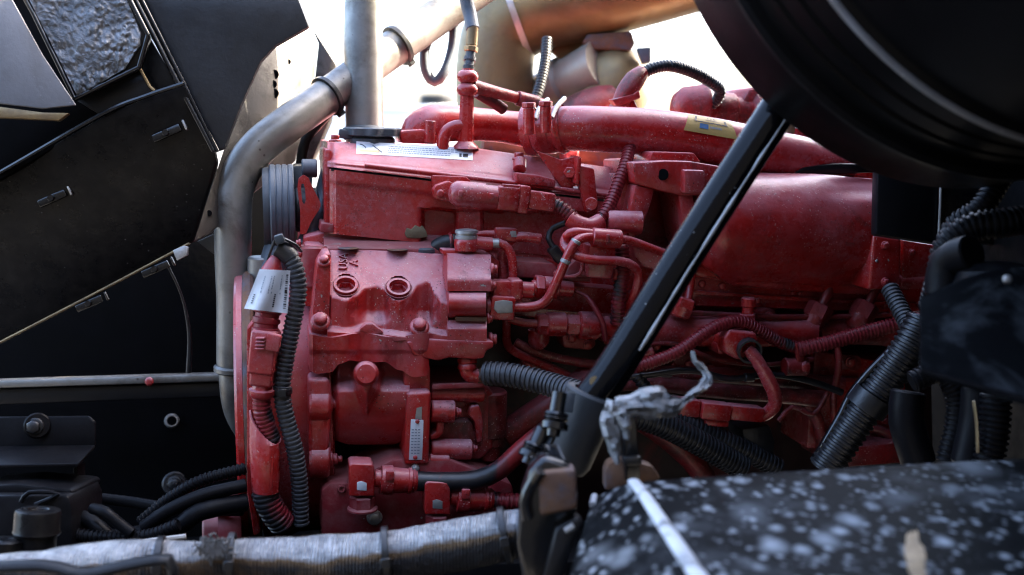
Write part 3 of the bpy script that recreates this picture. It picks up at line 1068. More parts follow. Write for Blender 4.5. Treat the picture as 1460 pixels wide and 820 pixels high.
for (a, b, r) in ((427, 347, 5), (428, 362, 4)):
    T.bolt(a, b, .09, r, direction=-AX)
# side rails of the head behind the intake
rl = T.part('gasket_rail', ep([(980, 392), (1160, 408), (1240, 408), (1340, 398), (1340, 448), (1160, 442), (985, 436)], .075, .2, b=.003), RED)
T.part('rail_lip', ep([(985, 414), (1160, 425), (1335, 434), (1335, 440), (1160, 431), (985, 420)], .068, .09, b=.0015), RED, rl)
for (a, b) in ((1001, 405), (1030, 408), (1052, 410), (1130, 418), (1140, 419)):
    T.bolt(a, b, .073, 5.5 if a < 1040 else 3.2, kind='round', parent=rl)
T.part('lower_rail', ep([(720, 400), (880, 412), (985, 440), (985, 462), (720, 436)], .085, .2, b=.003), RED)
T.part('side_shelf', ep([(735, 372), (790, 376), (800, 392), (842, 395), (842, 402), (735, 395)], .06, .16, b=.002), REDGREY)
bk = T.part('fuel_rail_body', relief(865, 1168, lambda u: 452 + (u - 865) * .012, lambda u: 492 + (u - 865) * .012,
            lambda u, v: .055 - .022 * math.sqrt(max(0, 1 - ((v - 472 - (u - 865) * .012) / 21) ** 2)) + .004 * math.sin(u / 19), .2, 4, 2.5), RED)
T.part('fuel_rail_end', relief(1172, 1330, lambda u: 455 + (u - 1172) * .03, lambda u: 490 + (u - 1172) * .03,
            lambda u, v: .065 - .018 * math.sqrt(max(0, 1 - ((v - 473 - (u - 1172) * .03) / 18) ** 2)), .2, 4, 3), REDGRIME)
T.part('oil_rail', tube(eph([(830, 552, .07), (920, 545, .06), (1010, 556, .055), (1100, 563, .05), (1172, 569, .05)]), [.013, .0125, .012, .012, .0135], 18), REDGRIME)
T.part('upper_oil_rail', tube(eph([(900, 530, .09), (1010, 534, .08), (1200, 548, .08)]), .013, 16), REDGRIME)
T.part('side_cover', ep([(960, 505), (1020, 500), (1060, 515), (1060, 548), (955, 545)], .085, .2, b=.004), REDGRIME)
T.bolt(982, 520, .083, 7, kind='round')
T.bolt(960, 520, .083, 4, kind='round')
T.part('access_cover', ep([(1162, 500), (1290, 520), (1296, 640), (1150, 640)], .10, .2, b=.004), RED)
T.part('access_ledge', ep([(1090, 532), (1230, 540), (1230, 546), (1090, 538)], .085, .12, b=.001), REDGREY)
T.part('lower_pipe', tube(eph([(1150, 575, .07), (1166, 600, .07), (1175, 645, .06)]), .010, 14), REDGRIME)
T.part('rear_lower_pipe', tube(eph([(1240, 610, .07), (1265, 618, .06), (1278, 640, .06)]), .008, 14), REDGRIME)
T.part('mount_pad', ep([(1195, 640), (1290, 630), (1296, 660), (1190, 668)], .03, .15, b=.004), REDGRIME)
T.part('bottom_pipe', tube(eph([(915, 600, .05), (945, 620, .04), (985, 655, .03), (1010, 690, .02)]), .017, 18), REDGRIME)
T.part('mid_pipe', tube(eph([(720, 620, .10), (810, 560, .09), (850, 530, .10)]), .022, 18), REDGRIME)

# -------------------------------------------------- rocker housing and cover
T = Thing('rocker_cover', 'red rocker cover with a long white instruction sticker on its shoulder', 'engine cover')
T.part('housing', relief(470, 880, lambda u: 241.5 + (u - 470) * .118, lambda u: 333 + (u - 470) * .10,
       lambda u, v: .106 + .022 * sst(598, 606, u) * sst(292 + (u - 470) * .03, 296 + (u - 470) * .03, v) * (1 - .8 * sst(648, 652, u) * sst(690, 686, u))
       + .012 * sst(480, 470, u) - .004 * sst(262 + (u - 470) * .118, 257 + (u - 470) * .118, v), .4, 3, 3), RED)


def shoulder(u, v):
    top = 203 + (u - 468) * (.045 if u < 690 else .045) + max(0, u - 690) * .10
    lip = 238 + (u - 468) * .118
    t = max(0.0, min(1.0, (lip - v) / (lip - top)))
    k = .102 + .004 * sst(0.0, .12, t) + .012 * sst(.18, .34, t)
    k += .050 * max(0, (t - .34) / .66) ** 1.15
    k += .02 * sst(478, 468, u)
    return k


vtop = lambda u: 203 + (u - 468) * .045 + max(0, u - 690) * .10
cv = T.part('cover', relief(467, 900, vtop, lambda u: 238 + (u - 468) * .118, shoulder, .42, 3, 1.5), RED)
T.part('gasket', ep([(472, 241), (890, 290.3), (890, 293), (472, 243.5)], .106, .4, b=0), BLACKRUB)
T.part('cover_rib', tube(eph([(520, 236, .100), (700, 257, .100), (880, 280, .100)]), .0035, 10), RED, cv)
# left end brackets
T.part('end_post', ep([(463, 212), (474, 214), (474, 330), (463, 330)], .13, .3, b=.004), RED)
T.part('end_foot', ep([(458, 318), (476, 320), (476, 332), (456, 331)], .11, .2, b=.002), REDGREY)
for (a, b, k, r) in ((478, 200, .14, 6), (740, 226, .125, 6.5)):
    T.bolt(a, b, k, r, direction=ZUP, kind='flange')
T.part('bolt_boss', cyl(E(741, 242, .112), E(741, 228, .125), .010, 20), RED, cv)
T.part('mount_boss', ep([(736, 246), (770, 250), (792, 256), (792, 268), (736, 262)], .090, .12, b=.003), RED, cv)

# instruction sticker
def sk(u, v, off=.0012):
    return E(u, v, shoulder(u, v) - off)
stq = lambda s, t: sk(508 + 166 * s, 201.5 + 165 * s * .058 + 17.5 * t, .0012)
stk = T.part('sticker', sheet(stq, 40, 5, .0004, N), LABELW)
bm = bmesh.new()
def quad_on(bm, f, s0, s1, t0, t1, n=3):
    for i in range(n):
        a = s0 + (s1 - s0) * i / n
        b = s0 + (s1 - s0) * (i + 1) / n
        vs = [bm.verts.new(f(x, y)) for x, y in ((a, t0), (b, t0), (b, t1), (a, t1))]
        bm.faces.new(vs)
pr = lambda s, t: sk(508 + 166 * s, 201.5 + 165 * s * .058 + 17.5 * t, .0020)
for row, t in enumerate((.22, .38, .54, .70)):
    s = .27 + rnd.random() * .01
    while s < (.86 if row < 2 else .80):
        l = .008 + rnd.random() * .022
        quad_on(bm, pr, s, s + l, t, t + .07, 1)
        s += l + .006
T.part('small_print', bm, PRINTG, stk)
bm = bmesh.new()
quad_on(bm, pr, .915, .96, .50, .78, 1)
quad_on(bm, pr, .885, .905, .50, .78, 1)
for a in range(9):
    s = .03 + a * .006
    quad_on(bm, pr, s, s + .006, .18 + .0035 * a * a, .25 + .0042 * a * a, 1)
for a in range(12):
    s = .14 + a * .0068
    quad_on(bm, pr, s, s + .007, .22 + .045 * a, .29 + .047 * a, 1)
T.part('diagram_print', bm, PRINTK, stk)
bm = bmesh.new()
quad_on(bm, pr, .03, .20, .62, .82, 6)
T.part('tinted_print', bm, PRINTO, stk)

T = Thing('oil_filler_cap', 'dark grey lobed oil filler cap on top of the rocker cover', 'cap')
c0 = E(531, 198, .20)
c1 = E(531, 183, .20)
ax = (c1 - c0).normalized()
T.part('neck', cyl(c0 - ax * .02, c0 + ax * .004, .034, 32), DARKGREY)
x, y = basis(ax)
rings = []
for s, m in ((0, .9), (.12, 1), (.85, 1), (1, .92)):
    ring = []
    for q in range(60):
        an = 2 * math.pi * q / 60
        rr = (.041 + .0035 * math.cos(an * 8)) * m
        ring.append(c0 + ax * (.004 + .013 * s) + x * math.cos(an) * rr + y * math.sin(an) * rr)
    rings.append(ring)
T.part('cap', skin(rings), DARKGREY)
T.part('side_tab', rbox(E(483, 190, .2), E(505, 193, .2), .02, .014, None, .003), DARKGREY)

# -------------------------------------------------- coolant outlet, tee, boost hose
T = Thing('water_outlet_elbow', 'smooth red water outlet elbow bolted beside the oil filler cap', 'pipe')
T.part('elbow', tube(eph([(598, 196, .22), (600, 186, .22), (612, 178, .22), (636, 176, .23), (690, 178, .25), (735, 183, .26), (775, 190, .25)]),
                     [.030, .030, .028, .026, .0255, .0275, .029], 28, step=.006), RED)
T.part('flange', ep([(571, 186), (600, 184), (622, 187), (624, 206), (571, 204)], .18, .26, b=.005), RED)
T.part('flange_lug', cyl(E(612, 204, .178), E(614, 172, .178), .008, 16), RED)
T.part('seam', tube(eph([(626, 156, .215), (632, 170, .202), (630, 186, .21)]), .002, 8), RED)

T = Thing('coolant_tee', 'upright red tee fitting with two ball collars on the rocker cover', 'fitting')
ba, tp = E(664, 212, .17), E(667, 98, .17)
ln = (tp - ba)
u = ln.length
T.part('stem', lathe(ba, tp, [(0, .021), (.04, .018), (.09, .012), (.14, .0115), (.3, .0115), (.62, .0105), (.66, .0105), (1, .009)], 8), RED)
for a, r in ((.74, .0165), (.90, .0165)):
    c = ba + ln * a
    d = ln.normalized()
    T.part('collar', lathe(c - d * .010, c + d * .010, [(0, .009), (.15, .014), (.4, r), (.6, r), (.85, .014), (1, .009)], 24), RED)
T.part('side_tube', tube(eph([(631, 214, .17), (632, 198, .17), (638, 186, .17), (650, 180, .17), (664, 180, .17)]), .0095, 16, step=.006), RED)
T.part('branch', tube(eph([(672, 122, .17), (700, 130, .19), (735, 139, .21), (780, 150, .24)]), [.0105, .0095, .0085, .0085], 14), REDGRIME)
T.part('branch_sleeve', tube(eph([(738, 140, .21), (765, 147, .22)]), .0115, 14), OVERSPRAY)
T.part('lower_branch', tube(eph([(680, 132, .19), (704, 146, .21), (718, 156, .22)]), .009, 14), OVERSPRAY)
T = Thing('feed_hose', 'blue grey hose with a crimped brass end above the red tee', 'hose')
T.part('hose', tube(pph([(664, -30, 1.79), (665, 0, 1.79), (670, 20, 1.79), (674, 42, 1.78)]), .011, 16), GREYPL)
T.part('ferrule', cyl(P(674, 38, 1.78), P(672, 66, 1.78), .0095, 18), BRASS)
T.part('nut', cyl(P(672, 66, 1.78), P(671, 74, 1.78), .0115, 6), BRASS)
T.part('stub', lathe(P(671, 74, 1.78), P(668, 100, 1.775), [(0, .008), (.3, .008), (.3, .010), (.5, .010), (.5, .008), (.75, .008), (.8, .010), (1, .009)], 18), DARKGREY)

T = Thing('boost_hose', 'thick glossy red charge air pipe sloping right with a yellow sticker', 'pipe')
hp = eph([(778, 188, .16), (792, 184, .15), (812, 183, .14), (850, 184, .13), (930, 189, .13), (1020, 203, .13), (1110, 222, .135), (1200, 242, .15)])
HR = [.033, .0345, .0355, .0365, .037, .0375, .038, .038]
T.part('pipe', tube(hp, HR, 36, step=.006), RED)
ca = (hp[2] - hp[0]).normalized()
cl = P(0, 0, 1)
cc = E(783, 186, .155)
T.part('end_bead', lathe(E(800, 184, .147) - ca * .006, E(800, 184, .147) + ca * .006, [(0, .0355), (.4, .0385), (.6, .0385), (1, .0365)], 36, cap=False), RED)
T.part('sleeve', lathe(E(762, 190, .18), E(796, 184, .148), [(0, .030), (.1, .0335), (.9, .0355), (1, .034)], 36, cap=False), RED)
for (a, b, k) in ((757, 168, .105), (781, 166, .095)):
    c = E(a, b + 18, .16)
    cp_ = T.part('band_clamp', lathe(c - ca * .007, c + ca * .007, [(0, .035), (0, .0375), (1, .0385), (1, .036)], 36, cap=False), RED)
    T.part('clamp_screw', cyl(E(a - 3, b - 14, k), E(a - 3, b + 24, k), .0085, 16), RED, cp_)
    T.part('screw_head', cyl(E(a - 3, b - 22, k), E(a - 3, b - 14, k), .0105, 6), RED, cp_)
    T.part('clamp_wire', tube(eph([(a + 6, b + 2, k + .005), (a + 13, b - 14, k + .02), (a + 24, b - 26, k + .04)]), .0035, 8, wob=.3), STEEL, cp_)
# yellow sticker wrapped on the pipe
hs = catmull(hp, .006)
def pipe_at(u):
    best = min(range(len(hs) - 1), key=lambda i: abs((730 + FPX * (hs[i] - CAM).dot(RIGHT) / dep(hs[i])) - u))
    return hs[best], (hs[best + 1] - hs[best]).normalized()
pc, pt = pipe_at(998)
side = pt.cross(ZUP).normalized()         # towards the camera side or away
if side.dot(CAM - pc) < 0:
    side = -side
upn = side.cross(pt)
if upn.z < 0:
    upn = -upn
def wrap(s, ang, off):
    return pc + pt * s + (side * math.cos(ang) + upn * math.sin(ang)) * (.0376 + off)
def wrapq(s, t, off=.0008):
    sk_ = -.004 + .012 * t if s < .5 else .008 - .014 * t
    return wrap((s - .5) * (.066 + .022 * (1 - t)) + .000, R(12 + 52 * t), off)
ys = T.part('yellow_sticker', sheet(lambda s, t: wrapq(s, t), 12, 10, .0003, -side), LABELY)
bm = bmesh.new()
for a in ((.17, .86, .52, .58), (.15, .20, .55, .86), (.82, .87, .55, .80)):
    quad_on(bm, lambda s, t: wrapq(s, t, .0016), a[0], a[1], a[2], a[3], 6)
for i in range(3):
    quad_on(bm, lambda s, t: wrapq(s, t, .0016), .44 + i * .07, .47 + i * .07, .78, .85, 1)
quad_on(bm, lambda s, t: wrapq(s, t, .0016), .40, .66, .68, .71, 4)
T.part('sticker_border', bm, PRINTK, ys)
bm = bmesh.new()
quad_on(bm, lambda s, t: wrapq(s, t, .0014), .27, .45, .22, .46, 3)
lg = T.part('sticker_logo', bm, PRINTB, ys)
bm = bmesh.new()
s = .48
while s < .72:
    quad_on(bm, lambda s, t: wrapq(s, t, .0016), s, s + .022, .28, .38, 1)
    s += .03
T.part('sticker_print', bm, PRINTG, ys)
T.part('support_gusset', ep([(766, 215), (800, 228), (826, 222), (824, 262), (812, 270), (801, 268)], .105, .115, b=.002), RED)
T.part('support_web', ep([(824, 222), (830, 226), (826, 264), (820, 262)], .085, .13, b=.002), RED)
T.part('gusset_bolt', cyl(E(812, 246, .11), E(812, 246, .095), .009, 6), RED)

single('injector_harness_tab', 'red folded tab with a round bolt hanging below the charge pipe', 'bracket',
       (lambda b1: cyl(E(843, 291, .09), E(843, 291, .078), .010, 20, b1))(ep([(825, 236), (848, 240), (853, 292), (846, 304), (836, 304), (828, 270)], .09, .11, b=.003)), RED)
# ================================================================== air compressor
T = Thing('air_compressor', 'red cast air compressor with two round plugs on its sloping top', 'compressor')
lobe = interp([(462, .020), (474, .004), (493, .0), (508, .006), (524, .016), (536, .018), (547, .015), (558, .004), (570, .0), (584, .006), (598, .020), (611, .024), (620, .008), (630, -.002), (640, -.004)])
wav = interp([(440, 482), (470, 478), (500, 480), (522, 474), (545, 482), (585, 486), (600, 478), (640, 484)])


def headk(u, v):
    kp = (434 - v) * .0011
    hole = min(math.hypot(u - 493, v - 408), math.hypot(u - 568, v - 411))
    kf = lobe(u) * 1.25 * (1 - sst(440, 468, v) * .8) + .006
    kf -= .012 * sst(wav(u) - 14, wav(u) - 4, v)
    k = smax(kp, kf, .004)
    k += .012 * sst(472, 466, u) * sst(470, 462, v)
    k += .010 * sst(358, 354, v)
    k += .0012 * noise.noise(Vector((u * .06, v * .06, 0)))
    k += .022 * sst(17, 14.5, hole)
    return k


htop = interp([(466, 356), (476, 352), (500, 352), (512, 356), (545, 358), (640, 363)])
cyh = T.part('cylinder_casting', relief(467, 638.5, htop, lambda u: 486 + 2 * math.sin(u * .05), headk, .2, 2, 2), REDCAST)
# lower flange with its wavy skirt
fbot = interp([(440, 528), (452, 533), (472, 531), (484, 519), (500, 514), (522, 517), (548, 516), (570, 528), (590, 538), (608, 536), (612, 528)])
T.part('head_flange', relief(441, 612, lambda u: 478 + 3 * math.sin(u * .07), fbot,
       lambda u, v: -.008 + .004 * sst(498, 506, v) + .006 * math.cos(u * .11) - .006 * sst(480, 500, u) * sst(520, 505, u)
       + .010 * sst(446, 441, u) + .0012 * noise.noise(Vector((u * .06, v * .06, 5))), .2, 2.5, 2.5), REDCAST)
# left flange strip with the two flanged bolts
T.part('side_flange', ep([(452, 378), (462, 362), (472, 362), (470, 470), (462, 486), (444, 488), (443, 470)], .012, .10, b=.003), REDCAST)
T.bolt(462, 372, .014, 6.5, kind='flange', direction=(-N * .75 + ZUP * .65))
T.bolt(457, 458, .004, 9.5, kind='flange', direction=(-N * .75 + ZUP * .65))
T.bolt(598, 466, -.004, 9.5, kind='flange', direction=(-N * .75 + ZUP * .65))
T.part('pad', ep([(512, 470), (522, 462), (532, 462), (548, 474), (530, 480)], -.006, .03, b=.002), REDCAST, cyh)
# plugs in the sloping face
fu = (E(530, 360, (434 - 360) * .0011) - E(530, 430, (434 - 430) * .0011)).normalized()
fn = AX.cross(fu)
if fn.dot(CAM - E(530, 400, 0)) < 0:
    fn = -fn
for u, v in ((493, 408), (568, 411)):
    c = E(u, v, (434 - v) * .0011)
    pl = T.part('plug', lathe(c - fn * .018, c + fn * .004, [(0, .0165), (.8, .0172), (1, .0165), (1.0, .0130), (.62, .0125)], 36, cap=False), RED)
    T.part('plug_groove', lathe(c - fn * .010, c + fn * .0008, [(0, .0165), (1, .0195), (1, .0185), (.3, .0172)], 36, cap=False), REDGREY, pl)
    x, y = basis(fn)
    ring = lambda h, m: [c + fn * h + (x * math.cos(a * math.pi / 12) + y * math.sin(a * math.pi / 12)) * m * (.0122 if a % 4 == 0 else .0096 if a % 4 == 2 else .0109) for a in range(24)]
    big = [c - fn * .0045 + (x * math.cos(a * math.pi / 12) + y * math.sin(a * math.pi / 12)) * .0128 for a in range(24)]
    bm = skin([big, ring(-.0045, 1), ring(-.013, .96)], None, False)
    bmesh.ops.contextual_create(bm, geom=[e for e in bm.edges if len(e.link_faces) == 1 and (e.verts[0].co - c).dot(fn) < -.012])
    T.part('star_socket', bm, RED, pl)
for u in (497, 567):
    T.part('core_plug', cyl(E(u, 354.5 + (u - 490) * .03, .082), E(u, 353 + (u - 490) * .03, .082), .015, 24), RUST, cyh)
# cast letters
for s, u, v in (('USA', 490, 374), ('A', 505, 376)):
    c = E(u, v, (434 - v) * .0011) + fn * .0002
    T.part('cast_letters', text_bm(s, .018, frame_m(c, fu, -AX), .003), REDCAST, cyh)
# crankcase
T.part('crankcase', relief(470, 584, 500, lambda u: 634 - 6 * sst(500, 475, u) - 10 * sst(560, 584, u),
       lambda u, v: .055 - .062 * math.sqrt(max(0.0, 1 - ((v - 565) / 72) ** 2))
       + .030 * sst(560, 535, v) * (1 - sst(505, 520, u) * sst(548, 528, u))
       - .028 * sst(600 - abs(u - 523) * 2.1, 560 - abs(u - 523) * 2.1, v) * sst(494, 512, u) * sst(553, 535, u) * sst(520, 534, v)
       + .03 * sst(484, 470, u), .22, 2, 2), REDCAST)
T.part('round_boss', lathe(E(522, 533, -.005), E(522, 533, -.046), [(0, .018), (.7, .0165), (.9, .0155), (1, .0125), (1, .001)], 28), REDCAST)
T.part('crank_end', ep([(576, 520), (614, 522), (614, 572), (576, 566)], .006, .2, b=.004), REDCAST)
# left mounting flange and studs
T.part('mounting_flange', ep([(439, 540), (470, 540), (473, 560), (473, 600), (469, 640), (469, 668), (440, 671)], -.004, .14, b=.006, seg=3), REDCAST)
for b in (576, 655):
    T.part('flange_boss', cyl(E(440, b, .014), E(470, b, .014), .026, 24), REDCAST)
    T.bolt(0, 0, 0, 8.5, pos=E(472, b, .012), direction=AX, kind='stud')
# rear block with the data plate
rb = T.part('rear_block', ep([(580, 560), (615, 558), (612, 662), (577, 664), (576, 640)], -.016, .2, b=.005, seg=3), REDCAST)
dpk = -.0175
dp = T.part('data_plate', ep([(586, 598), (604, 599), (602, 656), (583, 656)], dpk, dpk + .0012, b=.0004), LABELW)
T.part('plate_smear', ep([(594, 582), (602, 580), (601, 598), (592, 597)], dpk, dpk + .001, b=0), CHIPPED, rb)
bm = bmesh.new()
for i in range(9):
    v = 612 + i * 4.2
    for a in range(3):
        u = 587.5 + a * 4.5 - (v - 600) * .04
        bm.faces.new([bm.verts.new(E(q, r, dpk - .0008)) for q, r in ((u, v), (u + 3.2, v + .2), (u + 3.2, v + 1.5), (u, v + 1.3))])
T.part('stamped_print', bm, PRINTG, dp)
for (a, b) in ((595, 601), (592, 652)):
    T.bolt(a, b, dpk, 3.2, kind='round', name='rivet', parent=dp)

# right-hand valve blocks
T2 = Thing('unloader_valve', 'stack of three red valve blocks bolted to the compressor right side', 'valve')
ub = relief(638, 700, lambda u: 362 + (u - 638) * .02, 415, lambda u, v: smax(-.002, (396 - v) * .0013, .008), .16, 3, 2)
ub_ = T2.part('upper_block', ub, REDCAST)
T2.part('top_plate', ep([(630, 356), (660, 356), (698, 362), (712, 372), (712, 384), (700, 386), (632, 364)], .055, .16, b=.003), REDCAST)
T2.bolt(0, 0, 0, 7, pos=E(702, 384, .015), direction=AX)
T2.bolt(0, 0, 0, 7, pos=E(700, 407, .01), direction=AX)
T2.part('middle_barrel', relief(640, 693, 416, 454, lambda u, v: .016 - .030 * math.sqrt(max(0, 1 - ((v - 434) / 20) ** 2)), .14, 3, 2), REDCAST)
T2.part('gasket', ep([(650, 452), (694, 453), (694, 459), (650, 458)], -.003, .08, b=.0005), RUST)
T2.bolt(0, 0, 0, 6, pos=E(696, 454, .01), direction=AX)
T2.part('lower_block', relief(638, 694, 457, lambda u: 494 + (u - 638) * .03, lambda u, v: -.008 + .012 * sst(470, 457, v), .14, 3, 3), REDCAST)
T2.part('base_block', ep([(580, 488), (612, 484), (704, 487), (704, 496), (694, 500), (690, 511), (676, 513), (640, 510), (625, 515), (612, 512), (590, 508)], -.010, .12, b=.003), REDCAST)
T2.bolt(0, 0, 0, 8, pos=E(700, 484, .012), direction=AX)

# banjo on top
T3 = Thing('banjo_fitting', 'chipped red banjo fitting with bare metal head on the valve block', 'fitting')
c0, c1 = E(665, 358, .055), E(665, 327, .055)
T3.part('body', lathe(c0, c1, [(0, .014), (.05, .0165), (.3, .018), (.5, .0175), (.62, .015)], 28), RED)
T3.part('head', lathe(c0 + (c1 - c0) * .58, c1, [(0, .0165), (.3, .0165), (.32, .0145), (.6, .0145), (.62, .0165), (.9, .016), (1, .013)], 28), CHIPPED)
T3.part('pipe_stub', cyl(E(678, 346, .05), E(702, 348, .05), .0095, 18), RED)
pl = T3.part('pipe', tube(eph([(695, 347, .05), (712, 347, .048), (724, 354, .047), (730, 370, .045), (731, 398, .045), (724, 425, .05), (722, 470, .06), (724, 492, .07), (738, 504, .08), (770, 518, .09), (810, 535, .10)]),
                     .0065, 14, step=.006), RED)
T3.part('bare_patch', tube(eph([(701, 346.5, .048), (711, 347, .0465)]), .0068, 14), CHIPPED, pl)

# governor cluster below
T4 = Thing('governor', 'cluster of small grimy red barrels and webs behind the data plate', 'governor')
T4.part('backing', ep([(612, 548), (688, 545), (704, 560), (704, 640), (686, 656), (612, 656)], .035, .16, b=.006, seg=3), REDCAST)
T4.part('body', ep([(616, 600), (672, 598), (682, 620), (678, 650), (616, 652)], .02, .14, b=.006, seg=3), REDGRIME)
for (a, b, c, r, k) in ((614, 562, 690, .011, .02), (614, 586, 648, .016, .005), (614, 640, 672, .015, .01), (612, 655, 640, .009, .0)):
    T4.part('barrel', cyl(E(a, b, k), E(c, b + 1, k), r, 22), REDCAST)
T4.part('web', ep([(624, 600), (634, 600), (632, 618), (624, 626), (614, 628), (614, 622), (622, 616)], .0, .05, b=.002), REDCAST)
T4.part('strap', ep([(672, 580), (684, 578), (690, 600), (688, 630), (680, 632), (678, 604), (668, 592)], .01, .03, b=.003), REDCAST)
T4.part('rear_cylinder', cyl(E(698, 556, .06), E(697, 622, .06), .026, 26), REDGRIME)
T4.part('rear_cup', lathe(E(697, 622, .06), E(697, 656, .06), [(0, .022), (.3, .022), (.35, .018), (.9, .015), (1, .010)], 24), REDGRIME)
T4.part('dirty_shelf', prism([E(616, 548, .0), E(690, 545, .0), E(690, 540, .10), E(616, 540, .10)], Vector((0, 0, -.008)), None, .002), REDGREY)
T4.bolt(0, 0, 0, 5, pos=E(688, 564, .02), direction=AX)
T4.bolt(0, 0, 0, 6, pos=E(652, 588, .004), direction=AX)
T4.bolt(0, 0, 0, 5, pos=E(676, 640, .01), direction=AX)

# drain elbow and big conduit
T5 = Thing('drain_elbow', 'small red elbow with rusty nut under the valve block', 'fitting')
T5.part('elbow', tube(eph([(665, 510, .01), (666, 526, .008), (670, 534, .008), (684, 536, .008)]), .0115, 18, step=.005), RED)
T5.part('collar', lathe(E(666, 512, .01), E(666, 526, .008), [(0, .014), (.4, .014), (.45, .012), (.6, .0135), (1, .0135)], 20), RED)
T5.part('nut', cyl(E(680, 535, .008), E(692, 536, .008), .0135, 6), RUST)
single('split_conduit', 'large dusty grey corrugated conduit running from the red elbow to the rod', 'conduit',
       loom(eph([(690, 532, .0), (730, 535, -.02), (780, 547, -.05), (830, 562, -.10)]), .0175, .0072, 20, None, .13, True), LOOMGREY)

# ---------------------------------------------------------------- gear housing disc, pulleys
T = Thing('gear_housing', 'round red gear housing rim seen edge-on left of the compressor', 'housing')
hc = E(440, 572, .215)
h0 = hc - AX * .075
T.part('drum', lathe(h0, hc + AX * .03, [(0, .150), (.02, .205), (.25, .207), (.35, .205), (.5, .198), (.97, .198), (1, .19)], 72), RED)
T.part('rim_flange', lathe(h0 - AX * .018, h0 - AX * .002, [(0, .17), (0, .206), (.3, .2095), (.7, .2095), (1, .205), (1, .17)], 72, cap=False), RUST)
T.part('front_rim', lathe(h0 - AX * .030, h0 - AX * .0185, [(0, .16), (0, .201), (.3, .204), (1, .204), (1, .17)], 72, cap=False), RED)
T.part('face', cyl(h0 - AX * .012, h0, .165, 48), BLACKDIRT)
T = Thing('lower_pulley', 'dull red pulley edge low down behind the wiring conduit', 'pulley')
pc_ = E(330, 760, .10)
T.part('wheel', lathe(pc_ - AX * .016, pc_ + AX * .016, [(0, .03), (0, .058), (.2, .060), (.8, .060), (1, .058), (1, .03)], 40), REDGREY)
T.part('hub', cyl(pc_ - AX * .04, pc_ - AX * .014, .028, 28), REDGREY)

T = Thing('fan_belt_pulley', 'blue grey ribbed belt pulley behind the red lifting eye', 'pulley')
fc = E(408, 296, .22)
T.part('belt', lathe(fc - AX * .024, fc + AX * .012, [(0, .05), (0, .064), (.06, .066), (.2, .066), (.23, .0645), (.27, .0645), (.3, .066), (.45, .066), (.48, .0645), (.52, .0645), (.55, .066), (.7, .066), (.73, .0645), (.77, .0645), (.8, .066), (.94, .066), (1, .064), (1, .05)], 48, cap=False), GREYPL)
T.part('wheel', lathe(fc - AX * .034, fc - AX * .020, [(0, .03), (0, .060), (.5, .062), (1, .060), (1, .03)], 48), DARKGREY)
T.part('hub', cyl(fc + AX * .012, fc + AX * .05, .03, 28), DARKGREY)
T.part('bearing_housing', ep([(416, 236), (440, 234), (446, 250), (440, 330), (418, 332)], .24, .32, b=.006), DARKGREY)
T.part('lower_belt', tube(eph([(396, 352, .20), (388, 380, .19), (380, 420, .18)]), .020, 16), GREYPL)
T = Thing('water_pump_hose', 'smooth blue grey hose curving behind the red lifting eye', 'hose')
T.part('hose', tube(eph([(470, 240, .24), (462, 270, .22), (456, 300, .20), (444, 325, .19), (434, 350, .18)]), .0125, 18), GREYPL)
T.part('clip', cyl(E(430, 240, .2), E(452, 240, .2), .014, 18), GREYPL)
T = Thing('lifting_eye', 'flat red lifting eye plate with an oval slot', 'bracket')
o = [(424, 268), (426, 254), (433, 249), (440, 254), (448, 272), (457, 288), (457, 296), (444, 316), (436, 334), (428, 334), (428, 300)]
hl = [(429, 268), (430, 262), (433, 262), (435, 270), (436, 286), (434, 292), (431, 288)]
ring1 = catmull([E(*p, .165) for p in o + o[:1]], .004)[:-1]
def resample(poly, k, n=44):
    pts = [E(*p, k) for p in poly + poly[:1]]
    L = [0]
    for a, b in zip(pts[:-1], pts[1:]):
        L.append(L[-1] + (b - a).length)
    out = []
    for i in range(n):
        s = L[-1] * i / n
        j = max(q for q in range(len(L) - 1) if L[q] <= s)
        out.append(pts[j].lerp(pts[j + 1], (s - L[j]) / (L[j + 1] - L[j])))
    return out
A, B = resample(o, .165), resample(hl, .165)
tk = N * .008
T.part('plate', skin([[p + tk for p in B], B, A, [p + tk for p in A], [p + tk for p in B]], None, False), RED)
single('cable_tie_post', 'pale alternator casing glimpsed between pipe and conduit', 'alternator', cyl(E(374, 366, .20), E(374, 440, .20), .022, 24), ALUPIPE)
# ================================================================== wiring in front of the gear housing
T = Thing('wiring_conduit', 'dusty black corrugated conduit running down beside the red connector', 'conduit')
lp_ = eph([(396, 352, -.03), (412, 364, -.032), (423, 390, -.035), (425, 420, -.036), (417, 465, -.038), (408, 510, -.038), (402, 556, -.04), (408, 595, -.04), (420, 640, -.04), (427, 690, -.035), (429, 748, -.03)])
T.part('conduit', loom(lp_, .0118, .0062, 18, None, .13, True), LOOMGREY)
T.part('sheath_end', tube(eph([(396, 353, -.03), (405, 358, -.031), (414, 367, -.032)]), .0122, 18), BLACKRUB)
T.part('zip_tie', tie(T, E(402, 557, -.04), lp_[7] - lp_[5], .0125, .008, hd=-N), BLACKPL)
T = Thing('tie_clip', 'black square tie clip at the top of the wiring conduit', 'clip')
T.part('block', rbox(E(392, 343, -.045), E(405, 339, -.045), .014, .012, None, .002), DARKGREY)
T.part('strap', tube(eph([(404, 340, -.04), (420, 348, -.03), (428, 358, -.02)]), .0045, 10, flat=.4), DARKGREY)
T.part('tail', tube(eph([(392, 343, -.042), (386, 358, -.035), (381, 374, -.02)]), .0018, 8), BLACKPL)

